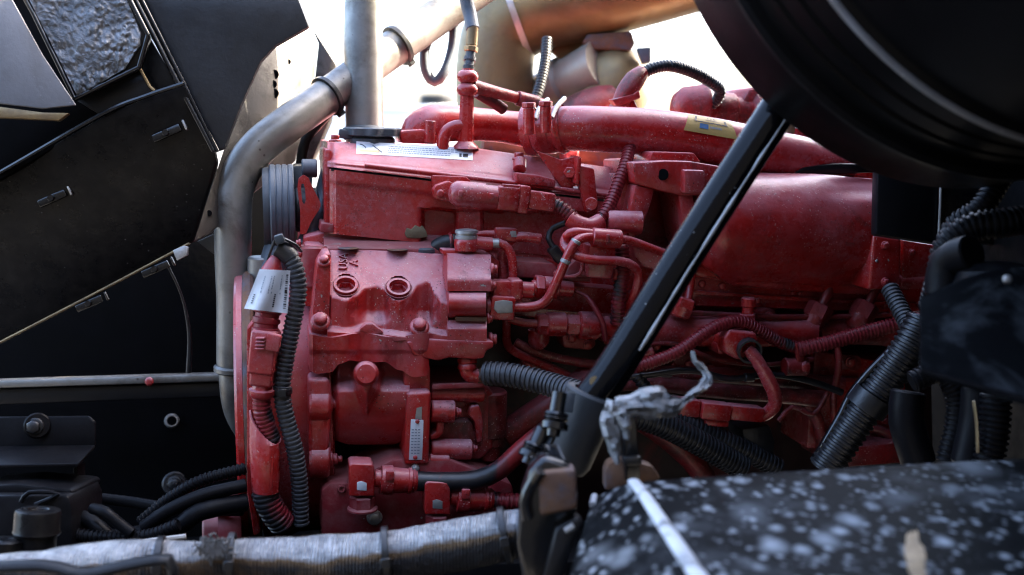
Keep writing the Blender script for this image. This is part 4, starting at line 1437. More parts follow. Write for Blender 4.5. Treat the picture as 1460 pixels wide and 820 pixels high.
T = Thing('engine_connector', 'long red wiring connector and boot hanging on the gear housing', 'connector')
dn = [(392, 372, -.03), (384, 440, -.035), (380, 470, -.04), (376, 520, -.045), (374, 555, -.045)]
T.part('cone', tube(eph([(393, 366, -.03), (388, 385, -.03), (384, 410, -.03), (381, 440, -.035)]), [.006, .014, .019, .020], 20), RED)
T.part('seal_stack', loom(eph([(383, 436, -.035), (380, 455, -.038), (378, 478, -.04)]), .0185, .0105, 20, None, .14), OVERSPRAY)
b0 = E(377, 474, -.045)
b1 = E(374, 532, -.047)
T.part('body', rbox(E(380, 470, -.045), b1, .034, .034, None, .004, 3, side=RIGHT), RED)
T.part('latch', rbox(E(392, 476, -.066), E(388, 500, -.066), .018, .010, None, .002, 2, side=RIGHT), RED)
for i in range(4):
    c = E(365 - i * .4, 482 + i * 5, -.064)
    T.part('rib', rbox(c, c + RIGHT * .012, .0022, .008, None, .0006, 1, side=ZUP), RED)
T.part('rear_body', rbox(E(376, 520, -.047), E(374, 548, -.045), .030, .030, None, .004, 3, side=RIGHT), RED)
T.part('collar', lathe(E(374, 545, -.045), E(373, 566, -.044), [(0, .012), (.4, .0135), (.5, .017), (.8, .017), (1, .014)], 24), RED)
T.part('cable', loom(eph([(373, 565, -.044), (374, 585, -.044), (380, 605, -.042), (388, 628, -.04)]), .0125, .0055, 18, None, .12), OVERSPRAY)
# scooped boot
rings = []
bp = eph([(378, 606, -.035), (377, 630, -.04), (378, 660, -.042), (379, 700, -.04)])
for i, (p, rx) in enumerate(zip(bp, (.021, .021, .020, .0185))):
    ring = []
    for q in range(24):
        an = 2 * math.pi * q / 24
        dz = 0
        if i == 0:
            dz = -.022 * (math.cos(an) * .9) - .012 * max(0, -math.sin(an))
        ring.append(p + RIGHT * math.cos(an) * rx + N * math.sin(an) * rx + Vector((0, 0, dz)))
    rings.append(ring)
inn = [[p + (Vector((c.x, c.y, p.z)) - p) * .12 for p in r] for r, c in ((rings[0], bp[0]), (rings[1], bp[1]), (rings[2], bp[2]))]
T.part('boot', skin(rings[::-1] + inn, None, False), RED)
T.part('boot_seam', tube(eph([(389, 640, -.058), (388, 665, -.060), (387, 695, -.058)]), .002, 8), RED)
T.part('lower_conduit', loom(eph([(377, 698, -.038), (382, 715, -.038), (391, 732, -.036), (404, 748, -.03)]), .0185, .0062, 20, None, .12), OVERSPRAY)
# wrapped white label
def lab(s, t, off=0):
    u = 347 + 22 * (1 - t) + s * (62 - 18 * (1 - t)) + 1
    v = (440 - 56 * (1 - t)) + s * (7 if t > .5 else 2)
    a = (s - .55) * 1.9
    k = -.052 - .016 * math.cos(a) + .0 + .004 * math.sin(s * 9 + t * 2) * t - off
    return E(u, v, k)
lb = T.part('label', sheet(lambda s, t: lab(s, t), 24, 10, .0006, N), LABELW)
bm = bmesh.new()
for i in range(15):
    t = .10 + i * .055
    quad_on(bm, lambda s, t: lab(s, t, .0014), .88, .95, t, t + (.018 if i % 3 else .035), 1)
for i in range(7):
    t = .55 + i * .05
    quad_on(bm, lambda s, t: lab(s, t, .0014), .62, .66, t, t + .035, 1)
for i in range(5):
    t = .62 + i * .05
    quad_on(bm, lambda s, t: lab(s, t, .0014), .10, .14, t, t + .03, 1)
T.part('barcode_print', bm, PRINTK, lb)
bm = bmesh.new()
for c in (.24, .44, .52, .75):
    t = .12 + rnd.random() * .05
    while t < .55:
        l = .02 + rnd.random() * .04
        quad_on(bm, lambda s, t: lab(s, t, .0014), c, c + .025, t, t + l, 1)
        t += l + .015
T.part('fine_print', bm, PRINTG, lb)
# red strip behind it
single('housing_bracket', 'narrow red bracket strip behind the wiring connector', 'bracket',
       ep([(352, 470), (364, 455), (372, 470), (366, 600), (360, 700), (372, 760), (362, 765), (352, 700)], -.012, .02, b=.003), RED)

# ================================================================== cam sensor on the rocker housing
T = Thing('cam_sensor', 'yellowish red position sensor with plug on the rocker housing', 'sensor')
T.part('flange', ep([(617, 272), (622, 264), (640, 258), (648, 262), (648, 288), (636, 288), (621, 284)], .075, .11, b=.003), RED)
T.part('pad', ep([(616, 250), (664, 252), (672, 258), (664, 272), (617, 272)], .092, .12, b=.002), RED)
T.bolt(628, 276, .075, 6, kind='round')
T.part('body', lathe(E(640, 275, .055), E(690, 280, .055), [(0, .006), (.05, .013), (.2, .0185), (.35, .019), (1, .019)], 14), RED)
T.part('collar', cyl(E(689, 280, .055), E(708, 282, .055), .0175, 14, b=.06), RED)
pg = T.part('plug', rbox(E(707, 281.5, .055), E(738, 284, .055), .032, .034, None, .004, 2), RED)
T.part('lock', rbox(E(716, 266, .048), E(740, 268, .048), .012, .008, None, .0015), RED, pg)
for a, b in ((657, 276), (701, 280)):
    T.part('tooth', rbox(E(a, b - 4, .036), E(a, b + 4, .036), .007, .006, None, .0015), RED)
T.part('lock_ring', rbox(E(737, 283, .055), E(752, 285, .055), .030, .040, None, .003), RED)
T.part('boot', rbox(E(752, 284, .055), E(789, 289, .055), .026, .027, None, .004), RED)
T.part('cable', loom(eph([(786, 289, .055), (800, 296, .05), (814, 308, .045), (826, 320, .04)]), .0105, .0055, 16, None, .15), REDLOOM)

T = Thing('branch_conduit', 'grimy red corrugated conduit dropping behind the charge pipe to a joint', 'conduit')
T.part('conduit', loom(eph([(898, 208, .11), (893, 230, .09), (884, 255, .075), (874, 282, .065), (864, 302, .055), (852, 318, .05)]), .0098, .0056, 16, None, .15), REDLOOM)
T.part('joint', tube(eph([(812, 312, .045), (826, 320, .04), (842, 323, .04), (856, 316, .045)]), .0125, 16), RED)
T.part('joint_stem', tube(eph([(834, 322, .04), (842, 330, .04), (850, 340, .045)]), .0125, 16), RED)

# ================================================================== fuel lines
T = Thing('fuel_line', 'bent red fuel pipe with a bare metal patch at its union nut', 'pipe')
T.part('union_block', rbox(E(697, 437, .02), E(732, 439, .02), .030, .034, None, .004, 2), RED)
T.part('bare_patch', ep([(706, 430), (718, 428), (731, 430), (731, 446), (710, 447), (704, 441)], .0035, .006, b=.0008), CHIPPED)
T.part('union_neck', cyl(E(691, 437, .02), E(700, 437, .02), .013, 20), REDGRIME)
T.part('pipe', tube(eph([(730, 438, .02), (755, 438, .018), (773, 433, .015), (785, 420, .01), (797, 394, .005), (811, 362, .0), (820, 346, .0), (832, 339, .005), (850, 337, .01)]), .0070, 16, step=.005), RED)
for u, v, k in ((820, 347, -.004), (805, 375, -.004)):
    T.part('chip', tube(eph([(u, v, k + .004), (u + 2, v - 4, k + .004)]), .0074, 14), CHIPPED)
T = Thing('line_clamp', 'red two-piece pipe clamp block holding both fuel lines', 'clamp')
T.part('upper_block', tube(eph([(845, 338, .01), (856, 339, .01), (883, 341, .012)]), .0135, 24, round_end=True), RED)
T.part('slot', rbox(E(867, 334, -.004), E(867, 346, -.004), .006, .005, None, .002), REDGRIME)
T.part('body', ep([(841, 350), (878, 352), (878, 372), (872, 398), (838, 396), (839, 370)], .01, .08, b=.003), RED)
T.part('foot', ep([(820, 372), (838, 372), (840, 396), (800, 395), (803, 388)], .04, .09, b=.002), REDGREY)
T.bolt(0, 0, 0, 8, pos=E(877, 392, .03), direction=AX)
T.part('thin_bracket', tube(eph([(790, 388, .04), (800, 394, .035), (820, 394, .03), (829, 386, .03), (830, 368, .03)]), .003, 8), RED)
T.part('hoop', tube(eph([(812, 344, .02), (808, 336, .015), (818, 331, .01), (835, 332, .01), (850, 334, .012)]), .0065, 14, step=.005), RED)
single('return_line', 'red return pipe leaving the clamp and passing behind the rod', 'pipe',
       tube(eph([(882, 341, .012), (898, 343, .015), (920, 351, .02), (950, 362, .03), (985, 372, .05), (985, 400, .06), (980, 432, .05)]), .0062, 14, step=.006), RED)
single('loop_line', 'red pipe looping under the clamp and turning down beside the conduit', 'pipe',
       tube(eph([(806, 340, .03), (804, 350, .02), (814, 360, .008), (830, 368, .0), (850, 371, .0), (885, 373, .005), (902, 379, .01), (910, 392, .015), (907, 412, .02), (898, 432, .03), (888, 452, .05)]), .0068, 14, step=.005), RED)
T = Thing('injector_union', 'upper row of red union nuts beside the valve block', 'fitting')
T.part('block', rbox(E(700, 413, .03), E(728, 413, .03), .03, .028, None, .004), RED)
T.part('nut', rbox(E(724, 412, .03), E(743, 412, .03), .032, .031, None, .005, 3), RED)
T.part('neck', cyl(E(742, 413, .03), E(760, 414, .03), .012, 16), RED)
T.part('washer', cyl(E(758, 410, .035), E(764, 410, .035), .011, 16), RED)
T.part('hex', cyl(E(762, 408, .04), E(775, 409, .04), .018, 6), RED)
T.part('barrel', lathe(E(774, 409, .04), E(818, 413, .04), [(0, .016), (.45, .016), (.5, .012), (.95, .011), (1, .008)], 20), RED)
T.part('wire', tube(eph([(816, 413, .04), (830, 419, .035), (838, 424, .03), (850, 442, .02), (860, 462, .015), (863, 485, .02)]), [.0022, .003, .0042, .0042, .004], 12), REDLOOM)
T = Thing('lower_union', 'lower row of red hex nuts and barrels on the feed pipe', 'fitting')
T.part('feed_pipe', tube(eph([(726, 455, .05), (745, 460, .045), (768, 462, .04)]), .0062, 12), RED)
T.part('nut', cyl(E(765, 462, .04), E(780, 462, .04), .0165, 6), RED)
T.part('barrel', cyl(E(778, 462, .04), E(806, 462.5, .04), .0178, 24), RED)
T.part('nut', cyl(E(806, 463, .04), E(825, 464, .04), .0165, 6, rot=.3), RED)
T.part('large_barrel', lathe(E(824, 464, .04), E(858, 465, .04), [(0, .018), (.06, .021), (.7, .021), (.9, .018), (1, .015)], 26), RED)
T.part('tail', cyl(E(856, 465, .04), E(900, 467, .05), .015, 20), RED)
T.part('drain_plug', lathe(E(768, 470, .06), E(768, 498, .06), [(0, .016), (.6, .016), (.85, .012), (1, .005)], 20), RED)
T = Thing('small_pipe_joint', 'small red pipe joint with bent ends above the union nuts', 'fitting')
T.part('pipe', tube(eph([(676, 336, .08), (692, 334, .075), (708, 334, .07)]), .0055, 12), RED)
T.part('block', rbox(E(705, 334, .065), E(737, 335, .065), .02, .020, None, .004), RED)
T.part('bare_patch', ep([(727, 330), (736, 329), (737, 338), (729, 338)], .0545, .057, b=.0005), CHIPPED)
T.part('bent_pipe', tube(eph([(718, 400, .07), (716, 370, .07), (720, 352, .07), (730, 341, .065), (745, 338, .06), (770, 341, .06)]), .0078, 14, step=.005), RED)
single('knock_conduit', 'short black and red striped conduit hanging below the line clamp', 'conduit',
       loom(eph([(886, 352, .035), (889, 375, .03), (886, 400, .025), (882, 430, .025), (880, 462, .03)]), .0112, .0058, 18, None, .15), OVERSPRAY)

# ================================================================== intake manifold
T = Thing('intake_manifold', 'large red intake manifold with barrel chamber on the right', 'manifold')
T.part('mount_head', ep([(902, 232), (950, 229), (985, 230), (1070, 244), (1070, 282), (1006, 278), (975, 280), (940, 272), (905, 262)], .045, .2, b=.004), REDCAST)
T.part('bolt_pad', ep([(976, 242), (1006, 243), (1006, 277), (976, 276)], .028, .06, b=.004), REDCAST)
T.part('bolt_hole', cyl(E(945, 249, .043), E(945, 249, .046), .0085, 24), BLACKDIRT)
T.part('top_bosses', ep([(930, 216), (990, 218), (1000, 232), (925, 231)], .07, .2, b=.003), RED)
T.part('left_leg', ep([(906, 263), (934, 270), (925, 302), (912, 335), (898, 342), (893, 318), (900, 290)], .05, .14, b=.004), REDCAST)
T.part('right_leg', ep([(966, 272), (988, 276), (1002, 352), (990, 362), (978, 350)], .05, .14, b=.004), REDCAST)
T.part('recess_wall', ep([(884, 262), (910, 258), (1005, 272), (1010, 408), (905, 382), (890, 345)], .165, .22, b=.003), REDCAST)
T.part('left_rib', ep([(886, 250), (903, 248), (903, 300), (890, 312), (884, 300)], .085, .16, b=.003), RED)
T.part('boss', lathe(E(866, 316, .05), E(914, 317, .045), [(0, .010), (.0, .0155), (.06, .0165), (.7, .0165), (1, .0165)], 26), REDCAST)
T.part('lower_skirt', ep([(900, 345), (1010, 370), (1060, 402), (985, 396), (918, 382), (905, 366)], .07, .16, b=.004), REDCAST)


def chk(u, v):
    vc = 330 + (u - 1100) * .02
    hh = 88 - 6 * sst(1200, 1100, u)
    y = (v - vc) / hh
    k = .085 - .085 * math.sqrt(max(0, 1 - y * y))
    k += .06 * (1 - math.sqrt(max(0, 1 - max(0, (1040 - u) / 50) ** 2))) if u < 1040 else 0
    k += .012 * sst(1150, 1240, u) * sst(290, 270, v) * sst(250, 262, v)
    k += .03 * sst(1180, 1240, u) * sst(372, 400, v)
    k += .001 * noise.noise(Vector((u * .03, v * .03, 2)))
    return k


T.part('chamber', relief(992, 1252, lambda u: 243 + (u - 958) * .03 + 4 * sst(1180, 1250, u), lambda u: 372 + 40 * sst(985, 1060, u) + (u - 1060) * .02 * (u > 1060), chk, .24, 3.5, 3), RED)
T.part('chamber_lip', tube(eph([(1005, 372, .075), (1030, 392, .06), (1080, 402, .055), (1160, 408, .055), (1245, 414, .06)]), .009, 14), RED)
T.part('skirt', ep([(960, 378), (1010, 380), (1060, 400), (1260, 408), (1260, 418), (1130, 415), (1000, 396)], .06, .2, b=.003), RED)
T.part('end_flange', ep([(1246, 334), (1286, 340), (1284, 412), (1238, 414)], -.004, .16, b=.005, seg=3), RED)
T.part('end_plate', ep([(1288, 342), (1335, 350), (1332, 402), (1286, 408)], .02, .16, b=.003), RED)
T.part('end_pipe', tube(eph([(1280, 402, .03), (1310, 400, .03), (1335, 396, .03)]), .0125, 18), RED)
T.part('end_strap', ep([(1310, 352), (1320, 354), (1318, 378), (1313, 380), (1308, 376)], .038, .05, b=.002), RED)
T.bolt(1300, 360, .019, 4, kind='hex')
T.bolt(1262, 350, -.005, 5, kind='hex')
T.bolt(1262, 402, -.005, 5, kind='hex')
T.bolt(1250, 372, -.005, 2.2, kind='rivet', name='rivet')

# stuff above the chamber
T = Thing('throttle_linkage', 'dark lever plate and pipe ends above the intake chamber', 'linkage')
T.part('lever', ep([(1134, 246), (1146, 238), (1190, 233), (1260, 233), (1260, 246), (1140, 250)], .10, .13, b=.004), BLACKSATIN)
T.part('pipe_end', cyl(E(1128, 238, .16), E(1190, 226, .18), .017, 22), EXHAUST)
T.part('ring', lathe(E(1134, 246, .14), E(1160, 232, .14), [(0, .010), (0, .018), (.4, .018), (.4, .010)], 24, cap=False), BRIGHT)
T.part('rear_casting', ep([(1110, 178), (1175, 185), (1280, 205), (1280, 268), (1150, 262), (1120, 250)], .22, .4, b=.006), RED)
T.part('rear_rib', ep([(1165, 190), (1180, 192), (1170, 226), (1150, 226)], .205, .23, b=.004), RED)
T.part('coil', loom(eph([(1200, 214, .16), (1225, 222, .15), (1254, 226, .14)]), .012, .008, 16), BLACKPL)
T.part('stay', ep([(1122, 178), (1136, 172), (1130, 210), (1128, 244), (1124, 244)], .15, .16, b=.001), BRASS)
T = Thing('turbo_actuator', 'dusky red round actuator behind the charge pipe', 'actuator')
T.part('canister', lathe(E(958, 152, .30), E(1012, 156, .30), [(0, .006), (.06, .022), (.25, .034), (.7, .040), (.74, .042), (.82, .042), (.86, .036), (1, .032)], 32), REDGRIME)
T.part('barrel', cyl(E(1008, 158, .30), E(1046, 160, .30), .032, 26), REDGRIME)
T.part('neck', lathe(E(1044, 160, .30), E(1100, 158, .30), [(0, .026), (.4, .026), (.5, .036), (.9, .036), (1, .03)], 26), REDGRIME)
T.part('rear_casting', ep([(1056, 150), (1068, 126), (1100, 122), (1120, 172), (1100, 190), (1060, 184)], .28, .4, b=.008), REDGRIME)
T = Thing('actuator_cable', 'dark corrugated cable arching over the charge pipe against the sky', 'cable')
T.part('conduit', loom(eph([(912, 108, .22), (930, 98, .22), (955, 94, .22), (985, 102, .23), (1012, 116, .24), (1026, 128, .25), (1024, 140, .26), (1014, 150, .27)]), .0098, .0052, 16, None, .15), BLACKPL)
T.part('sleeve', tube(eph([(884, 150, .21), (893, 132, .21), (905, 114, .215), (917, 102, .22)]), [.015, .017, .0165, .012], 18, wob=.08), REDGRIME)
T.part('bracket', ep([(872, 142), (904, 134), (912, 128), (914, 140), (880, 152)], .19, .215, b=.003), REDGRIME)
T.part('foot', ep([(878, 148), (905, 142), (912, 158), (876, 158)], .2, .24, b=.004), REDGRIME)

# ================================================================== injectors and cables at right
for i, (pts, lab_) in enumerate((((( 966, 452), (976, 424)), 'red union nut on the rail just right of the black rod'),
                                ((( 1154, 470), (1172, 434)), 'grimy red union nut below the middle of the intake chamber'),
                                ((( 1216, 470), (1238, 432)), 'grimy red union nut below the right end of the intake chamber'))):
    T = Thing('injector_nut', lab_, 'union nut', 'union nuts on the fuel rail')
    k = .035 if i == 0 else .05
    a, b = E(*pts[0], k), E(*pts[1], k)
    T.part('cup', lathe(a, b, [(0, .012), (.1, .0165), (.55, .019)], 24), RED if i == 0 else REDGRIME)
    T.part('hex', lathe(a.lerp(b, .5), b, [(0, .0205), (.85, .0205), (1, .018), (1, .009), (.7, .009)], 6), RED if i == 0 else REDGRIME)
    if i:
        T.part('pipe', tube([b - (b - a) * .2, b + (b - a) * .5, b + (b - a) * 1.1 + N * .02], .0072, 14), REDGRIME)
single('red_conduit', 'red corrugated conduit arching over the square sensor', 'conduit',
       loom(eph([(905, 524, .0), (930, 516, .0), (965, 502, .0), (1000, 478, .0), (1030, 462, .005), (1058, 459, .01), (1085, 472, .015), (1112, 488, .02), (1140, 497, .02)]), .0098, .0056, 16, None, .15), REDLOOM)
single('rail_conduit', 'dark red striped conduit rising to the right past the union nuts', 'conduit',
       loom(eph([(1138, 498, .01), (1180, 489, .0), (1240, 472, -.01), (1312, 455, -.03)]), .0118, .0056, 16, None, .13), REDLOOM)
T = Thing('cable_clip', 'small dark round clip with bolt under the conduits', 'clip')
T.part('loop', cyl(E(1118, 523, .02), E(1150, 523, .02), .014, 20), REDGRIME)
T.part('strap', ep([(1134, 490), (1146, 490), (1150, 530), (1138, 530)], .01, .016, b=.002), REDGRIME)
T.bolt(1148, 523, .01, 8, kind='round')
T = Thing('square_sensor', 'square red sensor body with a braided lead', 'sensor')
T.part('body', ep([(1032, 484), (1040, 470), (1078, 474), (1083, 486), (1076, 500), (1060, 514), (1048, 512), (1034, 504)], -.005, .05, b=.005, seg=3), RED)
T.part('side', ep([(1022, 490), (1036, 484), (1036, 506), (1024, 506)], .02, .06, b=.004), REDGRIME)
T.part('socket', lathe(E(1064, 496, .0), E(1070, 502, -.018), [(0, .017), (1, .0185), (1, .0155), (.2, .0145)], 24, cap=False), BLACKRUB)
T.part('lead', tube(eph([(1066, 498, -.008), (1078, 512, -.014), (1092, 535, -.016), (1103, 558, -.016), (1105, 575, -.012), (1096, 588, -.005), (1086, 592, .0)]), .0105, 16, wob=.10, step=.006), RED)
T = Thing('inline_connector', 'red inline plug lying under the oil rail', 'connector')
T.part('front', rbox(E(958, 578, -.005), E(994, 581, -.005), .026, .026, None, .003), RED)
T.part('middle', rbox(E(997, 583, -.01), E(1038, 587, -.01), .028, .025, None, .003), RED)
T.part('rear', rbox(E(1038, 586, -.008), E(1084, 590, -.006), .026, .022, None, .003), RED)
T.part('catch', rbox(E(1004, 602, -.014), E(1038, 604, -.014), .010, .010, None, .003), RED)
for i, (pth, r, lab_) in enumerate(((
        [(880, 590, -.03), (930, 600, -.03), (990, 628, -.03), (1060, 668, -.02)], .019, 'fat black corrugated conduit nearest the fender edge'),
        ([(925, 590, -.01), (985, 608, -.01), (1050, 636, -.01), (1110, 668, -.01)], .016, 'black corrugated conduit behind the fat one under the plug'),
        ([(908, 535, .02), (920, 552, .015), (935, 570, .01)], .010, 'short thin black conduit emerging behind the rod'))):
    single('black_conduit', lab_, 'conduit', loom(eph(pth), r, .0068, 18, None, .14, True), BLACKPL, 'black conduits below the engine')
single('relay_box', 'black plastic relay box behind the conduits', 'box', ep([(1058, 612), (1098, 606), (1106, 630), (1102, 664), (1066, 664)], .0, .06, b=.004), BLACKPL)

T = Thing('battery_conduit', 'thick glossy black conduit with clamp at the right of the engine', 'conduit')
T.part('conduit', loom(eph([(1318, 455, -.16), (1296, 495, -.16), (1262, 545, -.15), (1222, 600, -.14), (1175, 670, -.13)]), .0245, .0088, 22, None, .12), BLACKPL)
c = E(1240, 573, -.145)
dx = (E(1222, 600, -.14) - E(1262, 545, -.15)).normalized()
T.part('clamp', lathe(c - dx * .012, c + dx * .012, [(0, .024), (0, .029), (1, .029), (1, .024)], 28, cap=False), BLACKPL)
T.part('side_tube', tube(eph([(1272, 498, -.15), (1240, 530, -.14), (1214, 562, -.13), (1200, 590, -.13), (1180, 625, -.13), (1162, 655, -.12)]), .006, 14), BLACKGLOSS)
single('upper_conduit', 'grey black conduit hanging below the intake end flange', 'conduit',
       loom(eph([(1268, 410, -.02), (1278, 430, -.04), (1288, 450, -.06), (1302, 480, -.09)]), .0135, .0065, 18, None, .15), LOOMGREY)

# ================================================================== small fittings behind and beside the rod
T = Thing('rear_manifold', 'dark rusty exhaust manifold glimpsed under the charge pipe', 'manifold')
T.part('log', tube(eph([(690, 205, .50), (780, 214, .48), (900, 226, .46), (1010, 240, .45), (1140, 250, .45)]), .048, 24, wob=.03), RUST)
for u in (800, 905, 1020):
    T.part('port_flange', cyl(E(u, 222 + (u - 800) * .08, .42), E(u + 18, 223 + (u - 800) * .08, .42), .040, 20), REDGRIME)

T = ENGINE
T.part('stub_pipe', tube(eph([(735, 488, .09), (760, 500, .085), (800, 512, .08), (850, 520, .08)]), .007, 12), REDGRIME)
T.part('stub_pipe', tube(eph([(880, 500, .05), (905, 506, .05), (930, 498, .045)]), .012, 16), RED)
T.part('dipstick_tube', tube(eph([(1190, 470, .05), (1196, 520, .045), (1188, 570, .05), (1194, 650, .05)]), .0055, 12), REDGRIME)
T.part('return_tube', tube(eph([(985, 446, .05), (1060, 450, .045), (1150, 452, .045), (1240, 450, .05), (1335, 446, .05)]), .0042, 10), REDGRIME)
T.part('thin_line', tube(eph([(870, 484, .04), (910, 492, .035), (960, 490, .04), (1020, 512, .05), (1090, 520, .05), (1160, 512, .05)]), .0038, 10), REDGRIME)
T.part('thin_line', tube(eph([(1110, 600, .03), (1130, 580, .03), (1160, 590, .03), (1180, 560, .03)]), .004, 10), REDGRIME)
for (a, b, c, d, k) in ((742, 505, 790, 545, .11), (800, 470, 850, 500, .09), (905, 484, 945, 500, .06), (1085, 440, 1110, 470, .055), (1195, 505, 1230, 530, .085), (1262, 470, 1292, 500, .06)):
    T.part('bracket', ep([(a, b + 4), (a + 6, b), (c - 4, b + 2), (c, d - 8), (c - 8, d), (a + 4, d - 4)], k, k + .05, b=.003), REDGRIME)
for (a, b, r, k) in ((752, 518, 6, .108), (778, 534, 5, .108), (815, 482, 6, .088), (838, 492, 5, .088), (914, 491, 5, .058), (936, 493, 5, .058), (1096, 452, 6, .052),
                     (1212, 516, 6, .082), (1276, 484, 6, .057), (1080, 428, 4.5, .07), (1180, 430, 4.5, .07), (1262, 436, 4.5, .07), (1310, 436, 4.5, .07),
                     (870, 424, 5, .08), (905, 430, 5, .08), (950, 446, 5, .08), (760, 420, 4.5, .08), (800, 424, 4.5, .08), (1176, 530, 5, .098), (1255, 536, 5, .098),
                     (1262, 600, 5, .098), (1186, 610, 5, .098), (920, 560, 5, .05), (1100, 552, 5, .045)):
    T.bolt(a, b, k, r, kind='hex')
for (a, b, k) in ((1010, 520, .075), (1060, 530, .075), (1120, 535, .075), (1230, 560, .095)):
    T.part('cast_rib', ep([(a, b), (a + 9, b), (a + 12, b + 34), (a + 2, b + 34)], k, k + .06, b=.003), REDGRIME)
T = Thing('taped_lead', 'thin black taped lead crossing the engine side below the fuel rail', 'lead')
T.part('lead', tube(eph([(880, 540, .02), (930, 534, .015), (985, 528, .015), (1040, 540, .02), (1100, 534, .02), (1160, 545, .02), (1200, 560, .02)]), .0052, 12, wob=.15), OVERSPRAY2)
for u, v in ((950, 532), (1068, 538)):
    T.part('tape_band', tube(eph([(u - 6, v, .017), (u + 6, v, .018)]), .0068, 12), BLACKPL)
T = Thing('rail_sensor', 'small red pressure sensor standing on the fuel rail right of the rod', 'sensor')
T.part('hex', cyl(E(1066, 456, .035), E(1066, 447, .035), .013, 6), RED)
T.part('body', lathe(E(1066, 447, .035), E(1068, 424, .035), [(0, .009), (.4, .009), (.45, .011), (.9, .011), (1, .009)], 18), RED)

T = Thing('rubber_elbow', 'black rubber elbow with ribbed cuff left of the banjo fitting', 'hose')
T.part('hose', tube(eph([(622, 352, .10), (634, 346, .09), (650, 344, .085), (664, 345, .085)]), .011, 16), BLACKRUB)
for u in (640, 650):
    T.part('cuff', cyl(E(u, 345, .086), E(u + 5, 344.5, .086), .0135, 18), OVERSPRAY)
T = Thing('harness_plug', 'small black plug hanging between the clamp block and the rocker housing', 'connector')
T.part('body', rbox(E(786, 352, .07), E(800, 372, .07), .018, .016, None, .003), BLACKPL)
T.part('lead', tube(eph([(790, 354, .07), (782, 340, .075), (788, 326, .08), (806, 318, .07)]), .0045, 10), BLACKPL)
# ================================================================== lower sensors and sleeve
T = Thing('filter_header', 'flat red oil filter header plate at the bottom of the engine', 'plate')
T.part('plate', ep([(458, 700), (470, 690), (496, 688), (560, 655), (640, 655), (730, 690), (745, 760), (458, 765)], -.01, .1, b=.005), REDGREY)
T.bolt(534, 738, -.012, 9, kind='steelhex')
T.bolt(592, 668, -.012, 5, kind='steelhex')
T.part('dimple', lathe(E(487, 697, -.01), E(487, 697, -.014), [(0, .006), (1, .005), (1, .003), (0, .003)], 16, cap=False), REDGREY)
for i, (u, v, lab_, pth) in enumerate((
        (516, 686, 'red square oil sensor with pale patch and curved hose, left of its pair', None),
        (624, 712, 'red square oil sensor with ribbed plug, right of its pair', None))):
    T = Thing('oil_sensor', lab_, 'sensor', 'oil sensors on the filter header')
    k = -.04
    T.part('nut', cyl(E(u + 1, v + 38, k), E(u + 1, v + 20, k), .018, 6), REDGREY)
    T.part('flange', cyl(E(u + 1, v + 42, k), E(u + 1, v + 36, k), .021, 24), REDGREY)
    bd = T.part('body', ep([(u - 18, v - 22), (u - 14, v - 25), (u + 15, v - 24), (u + 18, v - 20), (u + 18, v + 22), (u - 18, v + 22)], k - .018, k + .018, b=.003, seg=3), RED)
    T.part('pale_patch', ep([(u - 7, v + 2), (u - 1, v), (u + 7, v + 3), (u + 7, v + 14), (u - 7, v + 13)], k - .0188, k - .0175, b=.0003), LABELW if i == 0 else CHIPPED, bd)
    T.part('neck', cyl(E(u + 17, v - 4, k), E(u + 28, v - 3, k), .012, 18), RED)
    T.part('plug', lathe(E(u + 26, v - 2, k), E(u + 78, v, k), [(0, .016), (.02, .0195), (.32, .0205), (.34, .018), (.75, .0165), (.77, .018), (.84, .018), (.86, .014), (.92, .016), (1, .014)], 20), RED)
    T.part('latch', rbox(E(u + 34, v - 8, k - .02), E(u + 46, v - 8, k - .02), .008, .014, None, .002), RED)
    if i == 0:
        T.part('hose', tube(eph([(u + 76, v, k), (640, 687, -.045), (680, 684, -.05), (712, 670, -.055), (745, 640, -.06), (785, 608, -.07)]), .0135, 20), OVERSPRAY2)
    else:
        T.part('lead', loom(eph([(u + 76, v, k), (720, 714, -.045), (760, 716, -.05)]), .012, .006, 16, None, .1), OVERSPRAY)

# silver heat sleeve
T = Thing('heat_sleeve', 'silver woven heat sleeve along the bottom edge, brown with oil below', 'sleeve')
sp = pph([(-60, 818, 1.16), (40, 812, 1.17), (130, 806, 1.18), (230, 802, 1.19), (330, 797, 1.20), (420, 800, 1.21), (520, 796, 1.215), (620, 783, 1.22), (720, 763, 1.22), (790, 750, 1.22)])
pts = catmull(sp, .004)
tang, fr = frames(pts)
bm = bmesh.new()
uvl = bm.loops.layers.uv.new('UVMap')
n = 48
rows = []
m = len(pts)
for i, p in enumerate(pts):
    f = i / (m - 1)
    r0 = interp([(0, .018), (.12, .020), (.3, .024), (.42, .020), (.5, .026), (.6, .028), (.8, .028), (1, .026)])(f)
    row = []
    for q in range(n + 1):
        an = 2 * math.pi * q / n
        dirv = (UPV * math.cos(an) - FWD * math.sin(an))
        lump = 1 + .12 * noise.noise((p + dirv * r0) * 14) + .06 * abs(noise.noise((p + dirv * r0) * 44)) + .03 * noise.noise((p + dirv * r0) * 90) + (.12 * noise.noise((p + dirv * r0) * 26) if f < .5 else 0)
        row.append((p + dirv * r0 * lump, (f, q / n)))
    rows.append(row)
vr = [[bm.verts.new(rows[i][q][0]) for q in range(n)] for i in range(m)]
for i in range(m - 1):
    for q in range(n):
        fc_ = bm.faces.new((vr[i][q], vr[i + 1][q], vr[i + 1][(q + 1) % n], vr[i][(q + 1) % n]))
        for lo, (ii, qq) in zip(fc_.loops, ((i, q), (i + 1, q), (i + 1, q + 1), (i, q + 1))):
            lo[uvl].uv = (ii / (m - 1) * 8, qq / n * 2)
T.part('sleeve', bm, SLEEVE)
